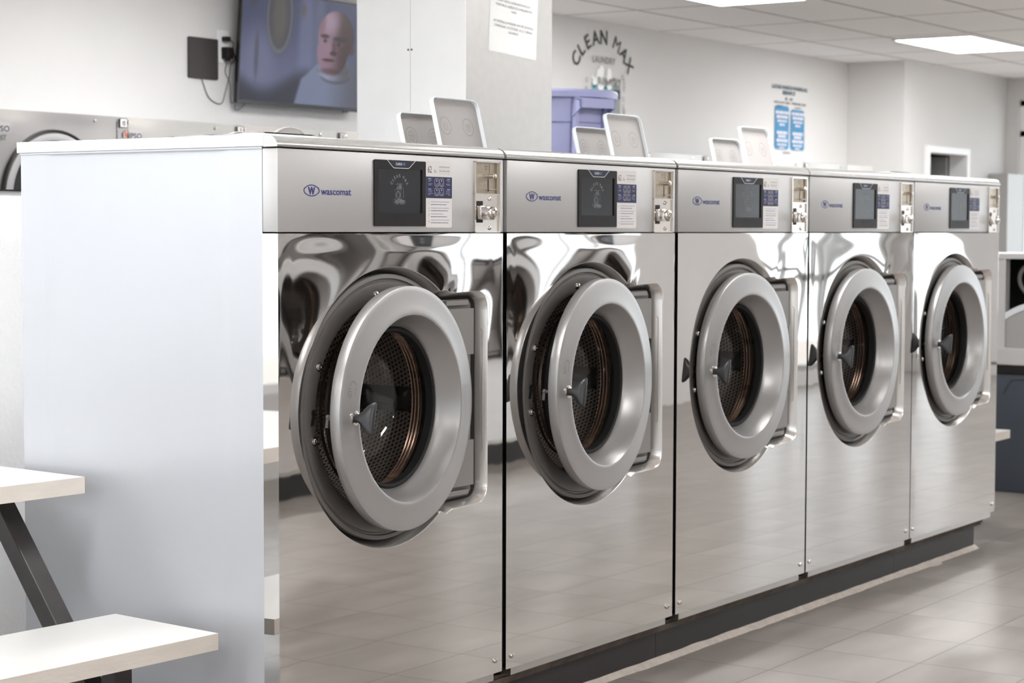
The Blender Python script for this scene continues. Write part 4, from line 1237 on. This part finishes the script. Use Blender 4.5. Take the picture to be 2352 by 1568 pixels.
# ================================================================= PICNIC TABLES
def picnic(loc, rot, length, lbl):
    r = empty('picnic_table', (0, 0, 0))
    xe = -.104; xs = xe-length
    def slab(name, y0, y1, z, t):
        bm = B(xs, y0, z-t, xe, y1, z)
        for f in bm.faces: f.material_index = 0 if abs(f.normal.z) > .5 else 1
        bm.normal_update()
        for f in bm.faces: f.material_index = 0 if abs(f.normal.z) > .5 else 1
        obj(name, bm, [LAMINATE, LAM_EDGE], r)
    slab('tabletop', .5586, 1.32, .73, .040)
    slab('bench', .0915, .4505, .41, .038); slab('bench', 1.43, 1.79, .41, .038)
    for x in ((xe-.135, xs+.135) if length > 1 else (xe-.17, xs+.17)):
        for s in (0, 1):
            Y = (lambda y: y) if s == 0 else (lambda y: 1.8786-y)
            bm = bmesh.new(); bar(bm, (x, Y(.735), .688), (x, Y(.165), .003), .052, .050, (1,0,0), bev=.003); obj('leg', bm, LEG_STEEL, r)
            bm = bmesh.new(); bar(bm, (x, Y(.285), .3715), (x, Y(.285), .165), .050, .05, (1,0,0), bev=.003); obj('bench_post', bm, LEG_STEEL, r)
        bm = bmesh.new(); bar(bm, (x, .78, .667), (x, 1.10, .667), .049, .045, (1,0,0), bev=.003)
        obj('top_rail', bm, LEG_STEEL, r)
        bm = bmesh.new(); bar(bm, (x, .26, .14), (x, 1.62, .14), .045, .045, (1,0,0), bev=.003); obj('floor_rail', bm, LEG_STEEL, r)
    r.location = loc; r.rotation_euler = (0, 0, rot)
    tag(r, lbl, 'picnic table')
picnic((0, 0, 0), math.radians(-4.5), 1.5, 'white-topped picnic table with black steel legs at left, beside the nearest washer')
picnic((5.49, .15, 0), 0, .80, 'white-topped picnic table beyond the far washer, only a bench end showing')

# ================================================================= RIGHT-HAND OBJECTS
x = 6.26
r = empty('storage_bin', (x+.3, .35, 0))
bm = bmesh.new(); prism(bm, [(-.10+.02, .002), (.80-.02, .002), (.80, .60), (-.10, .60)], x+.0, x+.6, axis='x'); obj('bin_body', bm, BIN_DARK, r)
bm = B(x-.012, -.11, .602, x+.61, .81, .646, bev=.004); obj('bin_lid', bm, BLACK, r)
bm = bmesh.new(); tube(bm, bez([(x-.001,.60,.50),(x-.001,.56,.565),(x-.001,.50,.578),(x-.001,.20,.578),(x-.001,.14,.565),(x-.001,.10,.50)]), .006, 6); obj('moulded_rib', bm, BIN_DARK, r)
tag(r, 'dark slate plastic bin with black lid on the floor at the right edge', 'bin')
r = empty('utility_machine', (x+.3, .35, .647))
bm = B(x-.02, -.12, .6475, x+.60, .82, .735, bev=.006); obj('ledge', bm, MACHINE_GREY, r)
bm = bmesh.new()
box(bm, x+.01, .60, .7355, x+.07, .80, 1.185); box(bm, x+.01, -.10, .7355, x+.07, .10, 1.185); box(bm, x+.0, -.10, 1.185, x+.58, .80, 1.212)
box(bm, x+.07, .77, .7355, x+.58, .80, 1.185); box(bm, x+.07, -.10, .7355, x+.58, -.07, 1.185)
obj('machine_frame', bm, MACHINE_GREY, r)
bm = B(x+.40, -.07, .7355, x+.44, .77, 1.185); obj('machine_back', bm, BLACKGAP, r)
bm = bmesh.new()
pts = [(.35+.33*math.cos(PI*i/24), .7365+.215*math.sin(PI*i/24)) for i in range(25)]; prism(bm, pts, x+.02, x+.34, axis='x'); obj('drum_cover', bm, GREY_PANEL, r)
bm = bmesh.new()
pts = [(.35+.36*math.cos(PI*i/24), .7365+.245*math.sin(PI*i/24)) for i in range(25)]; P2 = [(.35+.33*math.cos(PI*i/24), .7365+.215*math.sin(PI*i/24)) for i in range(25)]
prism(bm, pts+P2[::-1], x+.012, x+.05, axis='x'); obj('drum_rim', bm, LID_EDGE, r)
bm = bmesh.new(); tube(bm, bez([(x+.12,.44,.95),(x+.12,.50,.985),(x+.12,.555,1.04),(x+.12,.565,1.10),(x+.12,.53,1.15),(x+.12,.46,1.165),(x+.12,.36,1.16)]), .011, 8); obj('hose', bm, HOSE, r)
tag(r, 'open white-framed machine with grey hose and domed cover on top of the slate bin', 'machine')
bm = B(13.55, 3.27, 0, 13.96, 3.449, 1.83, bev=.004); tag(obj('steel_cabinet', bm, GREY_PANEL), 'tall narrow grey steel cabinet in the far right corner', 'cabinet')

# ================================================================= LIGHT
w = bpy.data.worlds.new('World'); SC.world = w; w.use_nodes = True
bg = w.node_tree.nodes['Background']; bg.inputs['Color'].default_value = (.90,.95,1.0,1); bg.inputs['Strength'].default_value = 1.9
vs = SC.view_settings
SC.display_settings.display_device = 'sRGB'
vs.view_transform = 'Standard'; vs.look = 'None'; vs.gamma = 1; vs.exposure = 0.82; vs.use_curve_mapping = False
SC.cycles.max_bounces = 10; SC.cycles.diffuse_bounces = 5; SC.cycles.glossy_bounces = 6; SC.cycles.transparent_max_bounces = 12
SC.cycles.sample_clamp_indirect = 6; SC.cycles.caustics_reflective = False; SC.cycles.caustics_refractive = False
try: SC.cycles.use_denoising = True
except Exception: pass
